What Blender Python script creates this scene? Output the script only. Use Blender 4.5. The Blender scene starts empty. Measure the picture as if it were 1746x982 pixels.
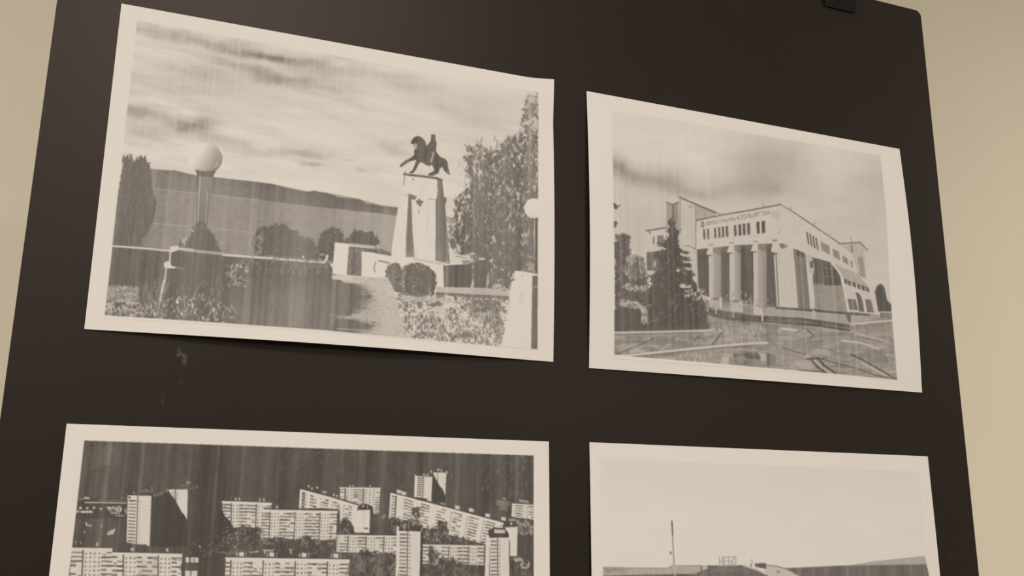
import bpy, bmesh, math, random
import numpy as np
from mathutils import Vector, Matrix

# ------------------------------------------------------------------ camera, world, light, exposure
scene = bpy.context.scene
scene.view_settings.view_transform = 'Standard'
scene.view_settings.look = 'None'
scene.view_settings.gamma = 1.0
scene.view_settings.use_curve_mapping = False
scene.view_settings.exposure = 0.0

FPX, CX, CY = 1629.35, 873.0, 491.0           # focal length in pixels of the 1746 x 982 frame
ROTV = (-0.2370, -0.3660, 0.0530)             # board frame (x right, y down, z into the board; mm) -> camera
TRV = (38.486, 62.306, 661.055)
LEAN = math.radians(8.0)                      # the board leans back on its easel
ORIGIN = np.array([0.0, 0.0, 1.55])           # world position of the board frame's origin

def rodrigues(r):
    r = np.array(r, float); th = np.linalg.norm(r); k = r/th
    K = np.array([[0,-k[2],k[1]],[k[2],0,-k[0]],[-k[1],k[0],0]])
    return np.eye(3)+math.sin(th)*K+(1-math.cos(th))*K@K
RC = rodrigues(ROTV); TC = np.array(TRV)
cl, sl = math.cos(LEAN), math.sin(LEAN)
B2W = np.array([[1,0,0],[0,-sl,cl],[0,-cl,-sl]])      # columns: board x, y(down), z(into) in world
def b2w(P):                                   # board mm -> world m
    return np.asarray(P, float)@B2W.T*0.001+ORIGIN
def project(P):                               # board mm -> photo pixels
    Q = np.asarray(P, float)@RC.T+TC
    return CX+FPX*Q[...,0]/Q[...,2], CY+FPX*Q[...,1]/Q[...,2]
def unproject(x, y, z=0.0):                   # photo pixel -> point of the board plane (mm)
    d = RC.T@np.array([(x-CX)/FPX, (y-CY)/FPX, 1.0]); c = -RC.T@TC
    t = (z-c[2])/d[2]
    return c+d*t

cam_data = bpy.data.cameras.new('camera')
cam = bpy.data.objects.new('camera', cam_data)
scene.collection.objects.link(cam)
cam_data.sensor_width = 36.0
cam_data.lens = FPX/1746*36.0
cam_data.clip_start = 0.02
cw = b2w(-RC.T@TC)
ax = B2W@RC[0]; ay = B2W@(-RC[1]); az = B2W@(-RC[2])
M = Matrix.Identity(4)
for i in range(3):
    M[i][0], M[i][1], M[i][2], M[i][3] = ax[i], ay[i], az[i], cw[i]
cam.matrix_world = M
scene.camera = cam

world = bpy.data.worlds.new('world'); scene.world = world
world.use_nodes = True
bg = world.node_tree.nodes['Background']
bg.inputs[0].default_value = (1.0, 0.925, 0.84, 1); bg.inputs[1].default_value = 0.32

CEIL_Z = 2.75
LAMPS = [(-0.22, -1.22, 14.0), (2.9, -0.05, 40.0), (-2.6, -0.25, 36.0), (-1.3, -2.9, 25.0), (1.3, -2.9, 25.0)]   # x, y, watts of ceiling panels; side and rear ones added for even light
LAMP_COLOR = (1.0, 0.92, 0.83)

# ------------------------------------------------------------------ helpers
col = scene.collection
def link(name, me, parent=None):
    o = bpy.data.objects.new(name, me); col.objects.link(o)
    if parent: o.parent = parent
    return o
def tag(o, label=None, cat=None, group=None, kind=None):
    if label: o['label'] = label
    if cat: o['category'] = cat
    if group: o['group'] = group
    if kind: o['kind'] = kind
    return o
def mat(name, color, rough=0.6, noise=0.0, scale=40.0, bump=0.0, metallic=0.0, spec=0.5):
    m = bpy.data.materials.new(name); m.use_nodes = True
    nt = m.node_tree; b = nt.nodes['Principled BSDF']
    b.inputs['Roughness'].default_value = rough; b.inputs['Metallic'].default_value = metallic
    b.inputs['Specular IOR Level'].default_value = spec
    tc = nt.nodes.new('ShaderNodeTexCoord'); n = nt.nodes.new('ShaderNodeTexNoise')
    n.inputs['Scale'].default_value = scale; n.inputs['Detail'].default_value = 4
    nt.links.new(tc.outputs['Object'], n.inputs['Vector'])
    r = nt.nodes.new('ShaderNodeMapRange')
    r.inputs[3].default_value = 1-noise; r.inputs[4].default_value = 1+noise
    nt.links.new(n.outputs['Fac'], r.inputs[0])
    mx = nt.nodes.new('ShaderNodeVectorMath'); mx.operation = 'SCALE'
    mx.inputs[0].default_value = color[:3]
    nt.links.new(r.outputs[0], mx.inputs['Scale']); nt.links.new(mx.outputs[0], b.inputs['Base Color'])
    if bump:
        bp = nt.nodes.new('ShaderNodeBump'); bp.inputs['Strength'].default_value = bump
        bp.inputs['Distance'].default_value = 0.002
        nt.links.new(n.outputs['Fac'], bp.inputs['Height']); nt.links.new(bp.outputs[0], b.inputs['Normal'])
    return m
def box(bm, lo, hi):
    v = [bm.verts.new((x,y,z)) for x in (lo[0],hi[0]) for y in (lo[1],hi[1]) for z in (lo[2],hi[2])]
    for f in ((0,1,3,2),(4,6,7,5),(0,4,5,1),(2,3,7,6),(0,2,6,4),(1,5,7,3)):
        bm.faces.new([v[i] for i in f])
def bar(bm, a, b, w, d):                       # a straight square bar from a to b
    a, b = Vector(a), Vector(b); t = (b-a).normalized()
    s = t.cross(Vector((0,1,0)));  s = s.normalized() if s.length > 1e-4 else Vector((1,0,0))
    u = s.cross(t).normalized()
    ring = lambda p: [bm.verts.new(p+s*w/2*i+u*d/2*j) for i,j in ((-1,-1),(1,-1),(1,1),(-1,1))]
    A, B = ring(a), ring(b)
    for i in range(4): bm.faces.new([A[i],A[(i+1)%4],B[(i+1)%4],B[i]])
    bm.faces.new(A[::-1]); bm.faces.new(B)
def tube(bm, pts, r, n=8):
    pts = [Vector(p) for p in pts]; rings = []
    for i, p in enumerate(pts):
        t = (pts[min(i+1,len(pts)-1)]-pts[max(i-1,0)]).normalized()
        s = t.orthogonal().normalized() if i == 0 else (rings[-1][1]-t*rings[-1][1].dot(t)).normalized()
        u = t.cross(s)
        rings.append(([bm.verts.new(p+(s*math.cos(2*math.pi*k/n)+u*math.sin(2*math.pi*k/n))*r) for k in range(n)], s))
    for (A,_),(B,_) in zip(rings, rings[1:]):
        for k in range(n): bm.faces.new([A[k],A[(k+1)%n],B[(k+1)%n],B[k]])
    bm.faces.new(rings[0][0][::-1]); bm.faces.new(rings[-1][0])
def fin(name, bm, m, parent=None, smooth=False):
    bmesh.ops.recalc_face_normals(bm, faces=bm.faces)
    me = bpy.data.meshes.new(name); bm.to_mesh(me); bm.free()
    me.materials.append(m)
    if smooth: me.polygons.foreach_set('use_smooth', [True]*len(me.polygons))
    return link(name, me, parent)

# ------------------------------------------------------------------ the room
WALL_Y = 0.75
m_wall = mat('painted_wall', (0.785, 0.742, 0.63), 0.85, 0.02, 3.0, 0.05)
m_ceil = mat('white_ceiling', (0.75, 0.74, 0.70), 0.9, 0.02, 3.0)
m_floor = mat('grey_floor', (0.32, 0.29, 0.25), 0.5, 0.08, 6.0)
def slab(name, lo, hi, m):
    bm = bmesh.new(); box(bm, lo, hi); return tag(fin(name, bm, m), kind='structure')
slab('floor', (-4,-4,-0.1), (4,WALL_Y,0), m_floor)
slab('wall_back', (-4,WALL_Y,0), (4,WALL_Y+0.12,CEIL_Z), m_wall)
slab('wall_left', (-4.12,-4,0), (-4,WALL_Y,CEIL_Z), m_wall)
slab('wall_right', (4,-4,0), (4.12,WALL_Y,CEIL_Z), m_wall)
slab('ceiling', (-4,-4,CEIL_Z), (4,WALL_Y,CEIL_Z+0.1), m_ceil)
slab('baseboard_back', (-4,WALL_Y-0.015,0), (4,WALL_Y,0.08), mat('baseboard_paint', (0.6,0.57,0.5), 0.5))

m_alu = mat('lamp_frame_white', (0.8,0.8,0.78), 0.4)
m_diff = bpy.data.materials.new('lamp_diffuser'); m_diff.use_nodes = True
_b = m_diff.node_tree.nodes['Principled BSDF']
_b.inputs['Base Color'].default_value = (0.9,0.9,0.88,1)
_b.inputs['Emission Color'].default_value = LAMP_COLOR+(1,); _b.inputs['Emission Strength'].default_value = 4.0
for i, (lx, ly, pw) in enumerate(LAMPS):
    e = link('unseen_ceiling_lamp', None); e.location = (lx, ly, CEIL_Z)
    tag(e, 'unseen square white ceiling panel lighting the board and walls', 'lamp', 'ceiling light panels')
    bm = bmesh.new()
    for lo, hi in (((-.3,-.3,-.04),(.3,-.28,0)),((-.3,.28,-.04),(.3,.3,0)),((-.3,-.28,-.04),(-.28,.28,0)),((.28,-.28,-.04),(.3,.28,0))):
        box(bm, lo, hi)
    fin('frame', bm, m_alu, e)
    bm = bmesh.new(); box(bm, (-.28,-.28,-.03), (.28,.28,-.004)); fin('diffuser', bm, m_diff, e)
    ld = bpy.data.lights.new('lamp_light', 'AREA'); ld.shape = 'SQUARE'; ld.size = 0.55
    ld.energy = pw; ld.color = LAMP_COLOR
    lo = bpy.data.objects.new('lamp_light', ld); col.objects.link(lo); lo.parent = e; lo.location = (0,0,-0.045)

# ------------------------------------------------------------------ the board and its easel (built in board millimetres)
BX0, BX1, BY0, BY1, BT = -345.4, 354.1, -357.8, 642.2, 5.0
BOARD_M = Matrix.Identity(4)
for i in range(3):
    BOARD_M[i][0], BOARD_M[i][1], BOARD_M[i][2], BOARD_M[i][3] = B2W[i][0]*.001, B2W[i][1]*.001, B2W[i][2]*.001, ORIGIN[i]
# objects on the board keep board millimetres / 1000 as local metres, y up, z towards the viewer
LOCAL = np.diag([1.0,-1.0,-1.0])*0.001
BASE = Matrix.Identity(4)
for i in range(3):
    BASE[i][0], BASE[i][1], BASE[i][2], BASE[i][3] = B2W[i][0], -B2W[i][1], -B2W[i][2], ORIGIN[i]

m_board = bpy.data.materials.new('black_board'); m_board.use_nodes = True
def board_material(m):
    nt = m.node_tree; b = nt.nodes['Principled BSDF']; N = nt.nodes.new; L = nt.links.new
    b.inputs['Roughness'].default_value = 0.46
    b.inputs['Specular IOR Level'].default_value = 0.28
    b.inputs['Specular Tint'].default_value = (1.0, 0.88, 0.80, 1)
    tc = N('ShaderNodeTexCoord')
    n = N('ShaderNodeTexNoise'); n.inputs['Scale'].default_value = 14; n.inputs['Detail'].default_value = 5
    L(tc.outputs['Object'], n.inputs['Vector'])
    base = N('ShaderNodeMixRGB'); base.inputs[1].default_value = (0.0092,0.0068,0.0054,1); base.inputs[2].default_value = (0.0125,0.0090,0.0072,1)
    L(n.outputs['Fac'], base.inputs[0])
    fine = N('ShaderNodeTexNoise'); fine.inputs['Scale'].default_value = 420; fine.inputs['Detail'].default_value = 3
    L(tc.outputs['Object'], fine.inputs['Vector'])
    cur = base.outputs[0]
    # chalky scuffs rubbed into the board: pixel centre, half sizes in mm, strength
    for k, (px, py, rx, ry, st, thr) in enumerate(((305,601,1.0,2.6,.16,.40),(309,607,1.8,1.4,.13,.42),(314,613,1.3,2.8,.20,.40),(277,678,1.1,3.6,.075,.44),
                                  (309,650,.8,1.2,.05,.4),(1622,952,2.6,3,.026,.42),(1637,953,1.5,3.4,.02,.42),(1660,961,1.6,3,.02,.44),(1638,969,1.5,2.5,.018,.42),(1658,979,1.6,2.4,.018,.42),
                                  (1262,17,.9,.9,.05,.3),(947,92,.9,1.2,.02,.4),(68,232,1.0,2.6,.07,.44),(74,185,.8,5,.05,.46))):
        p = unproject(px, py)
        s = N('ShaderNodeVectorMath'); s.operation = 'SUBTRACT'; s.inputs[1].default_value = (p[0]*.001, -p[1]*.001, 0)
        L(tc.outputs['Object'], s.inputs[0])
        d = N('ShaderNodeVectorMath'); d.operation = 'MULTIPLY'; d.inputs[1].default_value = (1000/rx, 1000/ry, 0)
        L(s.outputs[0], d.inputs[0])
        ln = N('ShaderNodeVectorMath'); ln.operation = 'LENGTH'; L(d.outputs[0], ln.inputs[0])
        f = N('ShaderNodeMapRange'); f.inputs[1].default_value = 1.6; f.inputs[2].default_value = 0.2; f.inputs[3].default_value = 0; f.inputs[4].default_value = 1
        L(ln.outputs['Value'], f.inputs[0])
        g = N('ShaderNodeMapRange'); g.inputs[1].default_value = thr; g.inputs[2].default_value = thr+.2; g.inputs[3].default_value = 0; g.inputs[4].default_value = st
        L(fine.outputs['Fac'], g.inputs[0])
        mu = N('ShaderNodeMath'); mu.operation = 'MULTIPLY'; L(f.outputs[0], mu.inputs[0]); L(g.outputs[0], mu.inputs[1])
        mx = N('ShaderNodeMixRGB'); mx.inputs[2].default_value = (0.62,0.58,0.52,1)
        L(mu.outputs[0], mx.inputs[0]); L(cur, mx.inputs[1]); cur = mx.outputs[0]
    L(cur, b.inputs['Base Color'])
    bp = N('ShaderNodeBump'); bp.inputs['Strength'].default_value = 0.06; bp.inputs['Distance'].default_value = 0.0006
    L(fine.outputs['Fac'], bp.inputs['Height']); L(bp.outputs[0], b.inputs['Normal'])
board_material(m_board)

bm = bmesh.new()
R = 6.0; outline = []
for cx_, cy_, a0 in ((BX1-R, BY0+R, -90), (BX1-R, BY1-R, 0), (BX0+R, BY1-R, 90), (BX0+R, BY0+R, 180)):
    for k in range(9):
        a = math.radians(a0+k*90/8); outline.append((cx_+R*math.cos(a), cy_+R*math.sin(a)))
fr = [bm.verts.new(Vector(LOCAL@np.array([x,y,0]))) for x,y in outline]
bk = [bm.verts.new(Vector(LOCAL@np.array([x,y,BT]))) for x,y in outline]
bm.faces.new(fr); bm.faces.new(bk[::-1])
for i in range(len(fr)): bm.faces.new([fr[i], bk[i], bk[(i+1)%len(fr)], fr[(i+1)%len(fr)]])
board = fin('display_board', bm, m_board)
board.matrix_world = BASE
tag(board, 'large black display board with rounded corners carrying four monochrome prints', 'board')

# easel behind the board: two front legs in the board's plane, a rear leg, a cross bar and a ledge
m_wood = mat('easel_wood', (0.30,0.19,0.10), 0.55, 0.15, 25.0)
easel = link('easel', None); ez = b2w([0, BY1, 0]); easel.location = (0, ez[1], 0)
tag(easel, 'wooden easel holding up the black display board from behind', 'easel')
off = np.array([0, ez[1], 0])
def ew(p): return tuple(b2w(p)-off)
zf = BT+14
yfloor = lambda: (ORIGIN[2]/cl*1000)           # board y where the lean reaches the floor (approximate, trimmed below)
def leg_end(x):                                # point of the leg's line on the floor
    return (ORIGIN[2]-0.016)/(cl*0.001)-zf*math.tan(LEAN)
for s in (-1, 1):
    bm = bmesh.new(); bar(bm, ew([s*60, BY0+40, zf]), ew([s*300, leg_end(0), zf]), 0.028, 0.022); fin('leg', bm, m_wood, easel)
bm = bmesh.new(); a = b2w([0, BY0+60, zf+24]); bar(bm, tuple(a-off), (0, WALL_Y-0.12-off[1], 0.014), 0.028, 0.022); fin('rear_leg', bm, m_wood, easel)
bm = bmesh.new(); bar(bm, ew([-110, BY0+60, zf+1]), ew([110, BY0+60, zf+1]), 0.03, 0.024); fin('cross_bar', bm, m_wood, easel)
bm = bmesh.new()
a0, a1 = np.array([-330, BY1+0.5, -14]), np.array([330, BY1+18, BT+4])
vs = [bm.verts.new(ew([x,y,z])) for x in (a0[0],a1[0]) for y in (a0[1],a1[1]) for z in (a0[2],a1[2])]
for f in ((0,1,3,2),(4,6,7,5),(0,4,5,1),(2,3,7,6),(0,2,6,4),(1,5,7,3)): bm.faces.new([vs[i] for i in f])
fin('ledge', bm, m_wood, easel)

# binder clip biting over the top edge of the board
m_clip = mat('black_enamel', (0.003,0.003,0.003), 0.5, 0.1, 60, spec=0.2)
m_wire = mat('clip_wire', (0.35,0.35,0.36), 0.3, 0.05, 60, metallic=1.0)
ca, cb = unproject(1404,13), unproject(1456,21)
ccx = (ca[0]+cb[0])/2; cw2 = abs(cb[0]-ca[0])/2; cbot = (ca[1]+cb[1])/2
ctop = BY0-9.0
clip = link('binder_clip', None); clip.matrix_world = Matrix.Translation(Vector(b2w([ccx, BY0, 0])))@Matrix(BASE.to_3x3().to_4x4())
tag(clip, 'black metal binder clip gripping the top edge of the display board', 'clip')
def cl_(p): return Vector((p[0]*.001, -(p[1]-BY0)*.001, -p[2]*.001))
def clip_plate(name, prof, m):
    b = bmesh.new(); A = [b.verts.new(cl_((-cw2,y,z))) for y,z in prof]; Bv = [b.verts.new(cl_((cw2,y,z))) for y,z in prof]
    b.faces.new(A); b.faces.new(Bv[::-1])
    for i in range(len(A)): b.faces.new([A[i],Bv[i],Bv[(i+1)%len(A)],A[(i+1)%len(A)]])
    return fin(name, b, m, clip)
clip_plate('jaw', [(cbot,-0.3),(cbot,-1.5),(cbot-2,-1.9),(ctop,-8.2),(ctop,-7.2)], m_clip)
clip_plate('jaw', [(cbot,BT+0.3),(cbot,BT+1.5),(cbot-2,BT+1.9),(ctop,BT+8.2),(ctop,BT+7.2)], m_clip)
clip_plate('spine', [(ctop,-8.2),(ctop,BT+8.2),(ctop-1,BT+8.2),(ctop-1,-8.2)], m_clip)
for z1, zr in ((-8.6,-12),(BT+8.6,BT+12)):          # wire arms hinged where the jaws meet the spine, standing up
    b = bmesh.new()
    tube(b, [cl_(p) for p in ((-cw2*.55,ctop+0.5,z1),(-cw2*.5,ctop-6,zr),(-cw2*.35,ctop-24,zr),(0,ctop-29,zr),(cw2*.35,ctop-24,zr),(cw2*.5,ctop-6,zr),(cw2*.55,ctop+0.5,z1))], 0.0008)
    fin('wire_handle', b, m_wire, clip, True)

# ------------------------------------------------------------------ the four sheets: ink drawn as tones on the paper
# Tones are drawn on a sheet-wide canvas in photo pixels (213 = bare paper) and handed to the print's own vertices.
SS = 2; CW_, CH_ = 1746, 1420
INK = np.full((CH_*SS, CW_*SS), 213.0, np.float32)
rng = np.random.default_rng(7)
_T = rng.random((256,256)).astype(np.float32)
def vnoise(x, y):
    xi = np.floor(x).astype(np.int32); yi = np.floor(y).astype(np.int32)
    fx = (x-xi).astype(np.float32); fy = (y-yi).astype(np.float32)
    fx = fx*fx*(3-2*fx); fy = fy*fy*(3-2*fy)
    g = lambda a,b: _T[a & 255, b & 255]
    return (g(xi,yi)*(1-fx)+g(xi+1,yi)*fx)*(1-fy)+(g(xi,yi+1)*(1-fx)+g(xi+1,yi+1)*fx)*fy
def fbm(x, y, o=4):
    s = 0; a = 0.5; t = 0
    for k in range(o):
        s = s+a*vnoise(x*2**k+17.3*k, y*2**k+5.1*k); t += a; a *= .55
    return s/t
def sstep(a, b, x):
    t = np.clip((x-a)/(b-a), 0, 1); return t*t*(3-2*t)
def window(x0, y0, x1, y1):
    i0, i1 = max(0,int(y0*SS)), min(CH_*SS,int(y1*SS)+1); j0, j1 = max(0,int(x0*SS)), min(CW_*SS,int(x1*SS)+1)
    Y, X = np.mgrid[i0:i1, j0:j1].astype(np.float32)
    return (slice(i0,i1), slice(j0,j1)), (X+.5)/SS, (Y+.5)/SS
def inside(P, X, Y):
    m = np.zeros(X.shape, bool); n = len(P)
    for i in range(n):
        (x0,y0),(x1,y1) = P[i], P[(i+1)%n]
        if y0 == y1: continue
        m ^= ((Y < y0) != (Y < y1)) & (X < (x1-x0)*(Y-y0)/(y1-y0)+x0)
    return m
def put(sl, m, v, a=1.0):
    W = INK[sl]; W[...] = W*(1-m*a)+v*(m*a)
def poly(P, v, a=1.0, rag=0.0, rs=3.0, tex=0.0, ts=(3,3)):
    xs = [p[0] for p in P]; ys = [p[1] for p in P]; e = rag+1
    sl, X, Y = window(min(xs)-e, min(ys)-e, max(xs)+e, max(ys)+e)
    if X.size == 0: return
    xx, yy = X, Y
    if rag:
        xx = X+(fbm(X/rs, Y/rs, 2)-.5)*2*rag; yy = Y+(fbm(X/rs+40, Y/rs+9, 2)-.5)*2*rag
    m = inside(P, xx, yy).astype(np.float32)
    if callable(v): v = v(X, Y)
    if tex: v = v+(fbm(X/ts[0], Y/ts[1], 3)-.5)*2*tex
    put(sl, m, v, a)
def ell(cx, cy, rx, ry, v, a=1.0, rag=0.0, rs=3.0, tex=0.0, ts=(3,3)):
    sl, X, Y = window(cx-rx-rag-1, cy-ry-rag-1, cx+rx+rag+1, cy+ry+rag+1)
    xx, yy = X, Y
    if rag:
        xx = X+(fbm(X/rs, Y/rs, 2)-.5)*2*rag; yy = Y+(fbm(X/rs+40, Y/rs+9, 2)-.5)*2*rag
    m = (((xx-cx)/rx)**2+((yy-cy)/ry)**2 < 1).astype(np.float32)
    if callable(v): v = v(X, Y)
    if tex: v = v+(fbm(X/ts[0], Y/ts[1], 3)-.5)*2*tex
    put(sl, m, v, a)
def line(P, w, v, a=1.0):
    for (x0,y0),(x1,y1) in zip(P, P[1:]):
        sl, X, Y = window(min(x0,x1)-w, min(y0,y1)-w, max(x0,x1)+w, max(y0,y1)+w)
        if X.size == 0: continue
        dx, dy = x1-x0, y1-y0; L2 = dx*dx+dy*dy+1e-9
        t = np.clip(((X-x0)*dx+(Y-y0)*dy)/L2, 0, 1)
        d = np.hypot(X-x0-t*dx, Y-y0-t*dy)
        put(sl, np.clip((w/2-d)*SS+.5, 0, 1), v, a)
def blobs(lst, X, Y):
    s = np.zeros_like(X)
    for (bx,by,rx,ry,ang,d) in lst:
        c, n = math.cos(math.radians(ang)), math.sin(math.radians(ang))
        u = ((X-bx)*c+(Y-by)*n)/rx; w = (-(X-bx)*n+(Y-by)*c)/ry
        s += d*np.exp(-(u*u+w*w))
    return s
def leafy(P, dark, light, thr=.55, sc=(3,5), rag=4, rs=4, gate=None, soft=.08):
    """ragged mass of foliage: dark with lighter flecks"""
    xs = [p[0] for p in P]; ys = [p[1] for p in P]
    sl, X, Y = window(min(xs)-rag, min(ys)-rag, max(xs)+rag, max(ys)+rag)
    xx = X+(fbm(X/rs, Y/rs, 2)-.5)*2.0*rag+(vnoise(X/1.3, Y/1.3)-.5)*1.7*rag; yy = Y+(fbm(X/rs+40, Y/rs+9, 2)-.5)*2.0*rag+(vnoise(X/1.3+31, Y/1.3+7)-.5)*1.7*rag
    m = inside(P, xx, yy).astype(np.float32)
    n = fbm(X/sc[0], Y/sc[1], 3)*.62+fbm(X/(sc[0]*2.6)+13, Y/(sc[1]*2.2)+5, 2)*.38
    t = (thr if gate is None else thr+gate(X, Y))*.8+.1
    f = sstep(-.09, .09, n-t)*.8+sstep(-.02, .16, n-t-.03)*.2
    put(sl, m, dark+(light-dark)*f+(vnoise(X/1.6+3, Y/2.2)-.5)*9)
def strokes(n, box_, lmin, lmax, ang, jit, w, v, vj=20, a=.9, seed=1, dens=None):
    r = random.Random(seed); x0,y0,x1,y1 = box_
    k = 0
    while k < n:
        x, y = r.uniform(x0,x1), r.uniform(y0,y1); k += 1
        if dens and r.random() > dens(x,y): continue
        t = math.radians(ang+r.uniform(-jit,jit)); l = r.uniform(lmin,lmax)
        line([(x,y),(x+l*math.cos(t)*.5+r.uniform(-1,1),y-l*math.sin(t)*.5),(x+l*math.cos(t),y-l*math.sin(t))], w*r.uniform(.7,1.3), v+r.uniform(-vj,vj), a)
def lerp2(Q, u, v):
    (a,b,c,d) = Q
    x = (a[0]*(1-u)+b[0]*u)*(1-v)+(d[0]*(1-u)+c[0]*u)*v
    y = (a[1]*(1-u)+b[1]*u)*(1-v)+(d[1]*(1-u)+c[1]*u)*v
    return (x,y)
def cell(Q, u0, v0, u1, v1, val, a=1.0):
    poly([lerp2(Q,u0,v0),lerp2(Q,u1,v0),lerp2(Q,u1,v1),lerp2(Q,u0,v1)], val, a)
def facade(Q, layout, rows, light=204, dark=95, seed=1, top=.06, bot=0.0, skew=0.0):
    """panel block: w small windows, b loggia bars, | deep joint, p plain wall"""
    r = random.Random(seed)
    poly(list(Q), light, tex=6, ts=(4,4))
    wd = {'w':1.0,'b':1.25,'|':.35,'p':1.0,'h':.4}; tot = sum(wd[c] for c in layout); u = 0
    for c in layout:
        du = wd[c]/tot
        if c == '|': cell(Q, u, top*.6, u+du, 1, dark+5)
        elif c in 'wb':
            for k in range(rows):
                v0 = top+(1-top-bot)*(k/rows); dv = (1-top-bot)/rows; sk = r.uniform(-.08,.08)*dv
                if c == 'w':
                    cell(Q, u+du*.3, v0+dv*.28+sk, u+du*.72, v0+dv*.72+sk, dark+r.uniform(22,66))
                else:
                    if r.random() < .85:
                        cell(Q, u, v0+dv*.12, u+du, v0+dv*(.5+r.uniform(-.08,.12)), dark+r.uniform(0,45))
                    if r.random() < .3: cell(Q, u+du*r.uniform(.1,.5), v0+dv*.5, u+du*.9, v0+dv*.85, dark+r.uniform(40,80))
        u += du
    line([Q[0],Q[1]], 1.6, light+6)
GL = {'А':['0,1 .5,0 1,1','.2,.6 .8,.6'],'Б':['1,0 0,0 0,1 .8,1 1,.8 .8,.5 0,.5'],'В':['0,0 0,1 .8,1 1,.75 .7,.5 0,.5','0,0 .7,0 .9,.25 .7,.5'],
 'Д':['0,1.2 0,1 1,1 1,1.2','.15,1 .4,0 .85,0 .85,1'],'Е':['1,0 0,0 0,1 1,1','0,.5 .8,.5'],'К':['0,0 0,1','1,0 0,.55 1,1'],'Л':['0,1 .4,0 .9,0 .9,1'],
 'Н':['0,0 0,1','1,0 1,1','0,.5 1,.5'],'О':['.3,0 .7,0 1,.3 1,.7 .7,1 .3,1 0,.7 0,.3 .3,0'],'Р':['0,1 0,0 .8,0 1,.25 .8,.5 0,.5'],'Т':['0,0 1,0','.5,0 .5,1'],
 'У':['0,0 .5,.55','1,0 .4,1 .1,1'],'Ц':['0,0 0,1 1,1 1,1.2','.85,0 .85,1'],'Ь':['0,0 0,1 .8,1 1,.75 .8,.5 0,.5'],'Ы':['0,0 0,1 .5,1 .6,.75 .5,.5 0,.5','1,0 1,1'],
 'Я':['1,1 1,0 .3,0 0,.25 .3,.5 1,.5','.5,.5 0,1'],'И':['0,0 0,1 1,0 1,1'],'«':['.5,.2 .1,.5 .5,.8','.9,.2 .5,.5 .9,.8'],'»':['.1,.2 .5,.5 .1,.8','.5,.2 .9,.5 .5,.8']}
def lettering(Q, txt, w, v, a=1.0, gap=.3):
    n = len(txt); st = 1.0/(n+(n-1)*gap)
    for i, c in enumerate(txt):
        if c == ' ': continue
        for s in GL[c]:
            P = [tuple(map(float,p.split(','))) for p in s.split()]
            line([lerp2(Q, (i*(1+gap)+px)*st, py) for px,py in P], w, v, a)

A4W, A4H = 297.0, 210.0
def sst(t): return t*t*(3-2*t)
def h1(u, v):                                  # lift of each sheet off the board in mm
    return 0.9+3.2*np.sin(np.pi*v)*u+7.0*np.sin(np.pi*np.clip(u*1.02,0,1))**1.2*v**3+4.0*np.clip((u-.93)/.07,0,1)**1.5*np.clip((.16-v)/.16,0,1)
def h2(u, v): return 0.9+3.6*np.sin(np.pi*v)+1.4*np.clip(v-.8,0,1)*5*np.sin(np.pi*u)
def h3(u, v): return 0.8+0.6*np.sin(np.pi*v)
def h4(u, v): return 0.8+1.2*np.sin(np.pi*v)
SHEETS = [ # centre x, y, turn, lift
  (-159.997,-115.059,-.003,h1), (164.731,-112.681,.002,h2), (-162.587,149.646,-.004,h3), (164.297,148.414,0.0,h4)]
def sheet_pt(i, u, v, dz=0.0):
    x, y, a, h = SHEETS[i]; c, s = math.cos(a), math.sin(a)
    lx, ly = (u-.5)*A4W, (v-.5)*A4H
    return np.stack([x+c*lx-s*ly, y+s*lx+c*ly, -(h(u,v)+dz)], -1)
def sheet_uv(i, px, py):                       # photo pixel -> sheet (u, v), through the lifted surface
    x, y, a, h = SHEETS[i]; z = 0.0
    for _ in range(4):
        p = unproject(px, py, z); dx, dy = p[0]-x, p[1]-y; c, s = math.cos(a), math.sin(a)
        u, v = (c*dx+s*dy)/A4W+.5, (-s*dx+c*dy)/A4H+.5
        z = -float(h(np.clip(u,0,1), np.clip(v,0,1)))
    return u, v
def sheet_maps(i, X, Y):                       # same on whole arrays (flat sheet is close enough for streaks)
    x, y, a, h = SHEETS[i]; C = -RC.T@TC
    d = np.stack([(X-CX)/FPX, (Y-CY)/FPX, np.ones_like(X)], -1)@RC
    t = -C[2]/d[...,2]
    return (C[0]+d[...,0]*t-x)/A4W+.5, (C[1]+d[...,1]*t-y)/A4H+.5
def streaks(i, x0, y0, x1, y1, amp, gate):
    """banding of a tired printer: faint lines along the sheet's height, only where there is ink"""
    sl, X, Y = window(x0, y0, x1, y1)
    U, V = sheet_maps(i, X, Y)
    s = (fbm(U*130+11*i, V*1.1+3, 3)-.5)*.9+(vnoise(U*34+5+i, V*.6)-.5)*.6+np.clip(vnoise(U*100+60+i, V*.5+2)-.74, 0, 1)*3.6
    W = INK[sl]; g = np.clip((gate-W)/60, 0, 1)*np.clip((W-60)/25, .6, 1)
    W += g*s*amp*2
    W += (g*.75+.12)*((fbm(X*1.1, Y*1.1, 2)-.5)*15+(fbm(X/5, Y/9, 2)-.5)*9)

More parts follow.
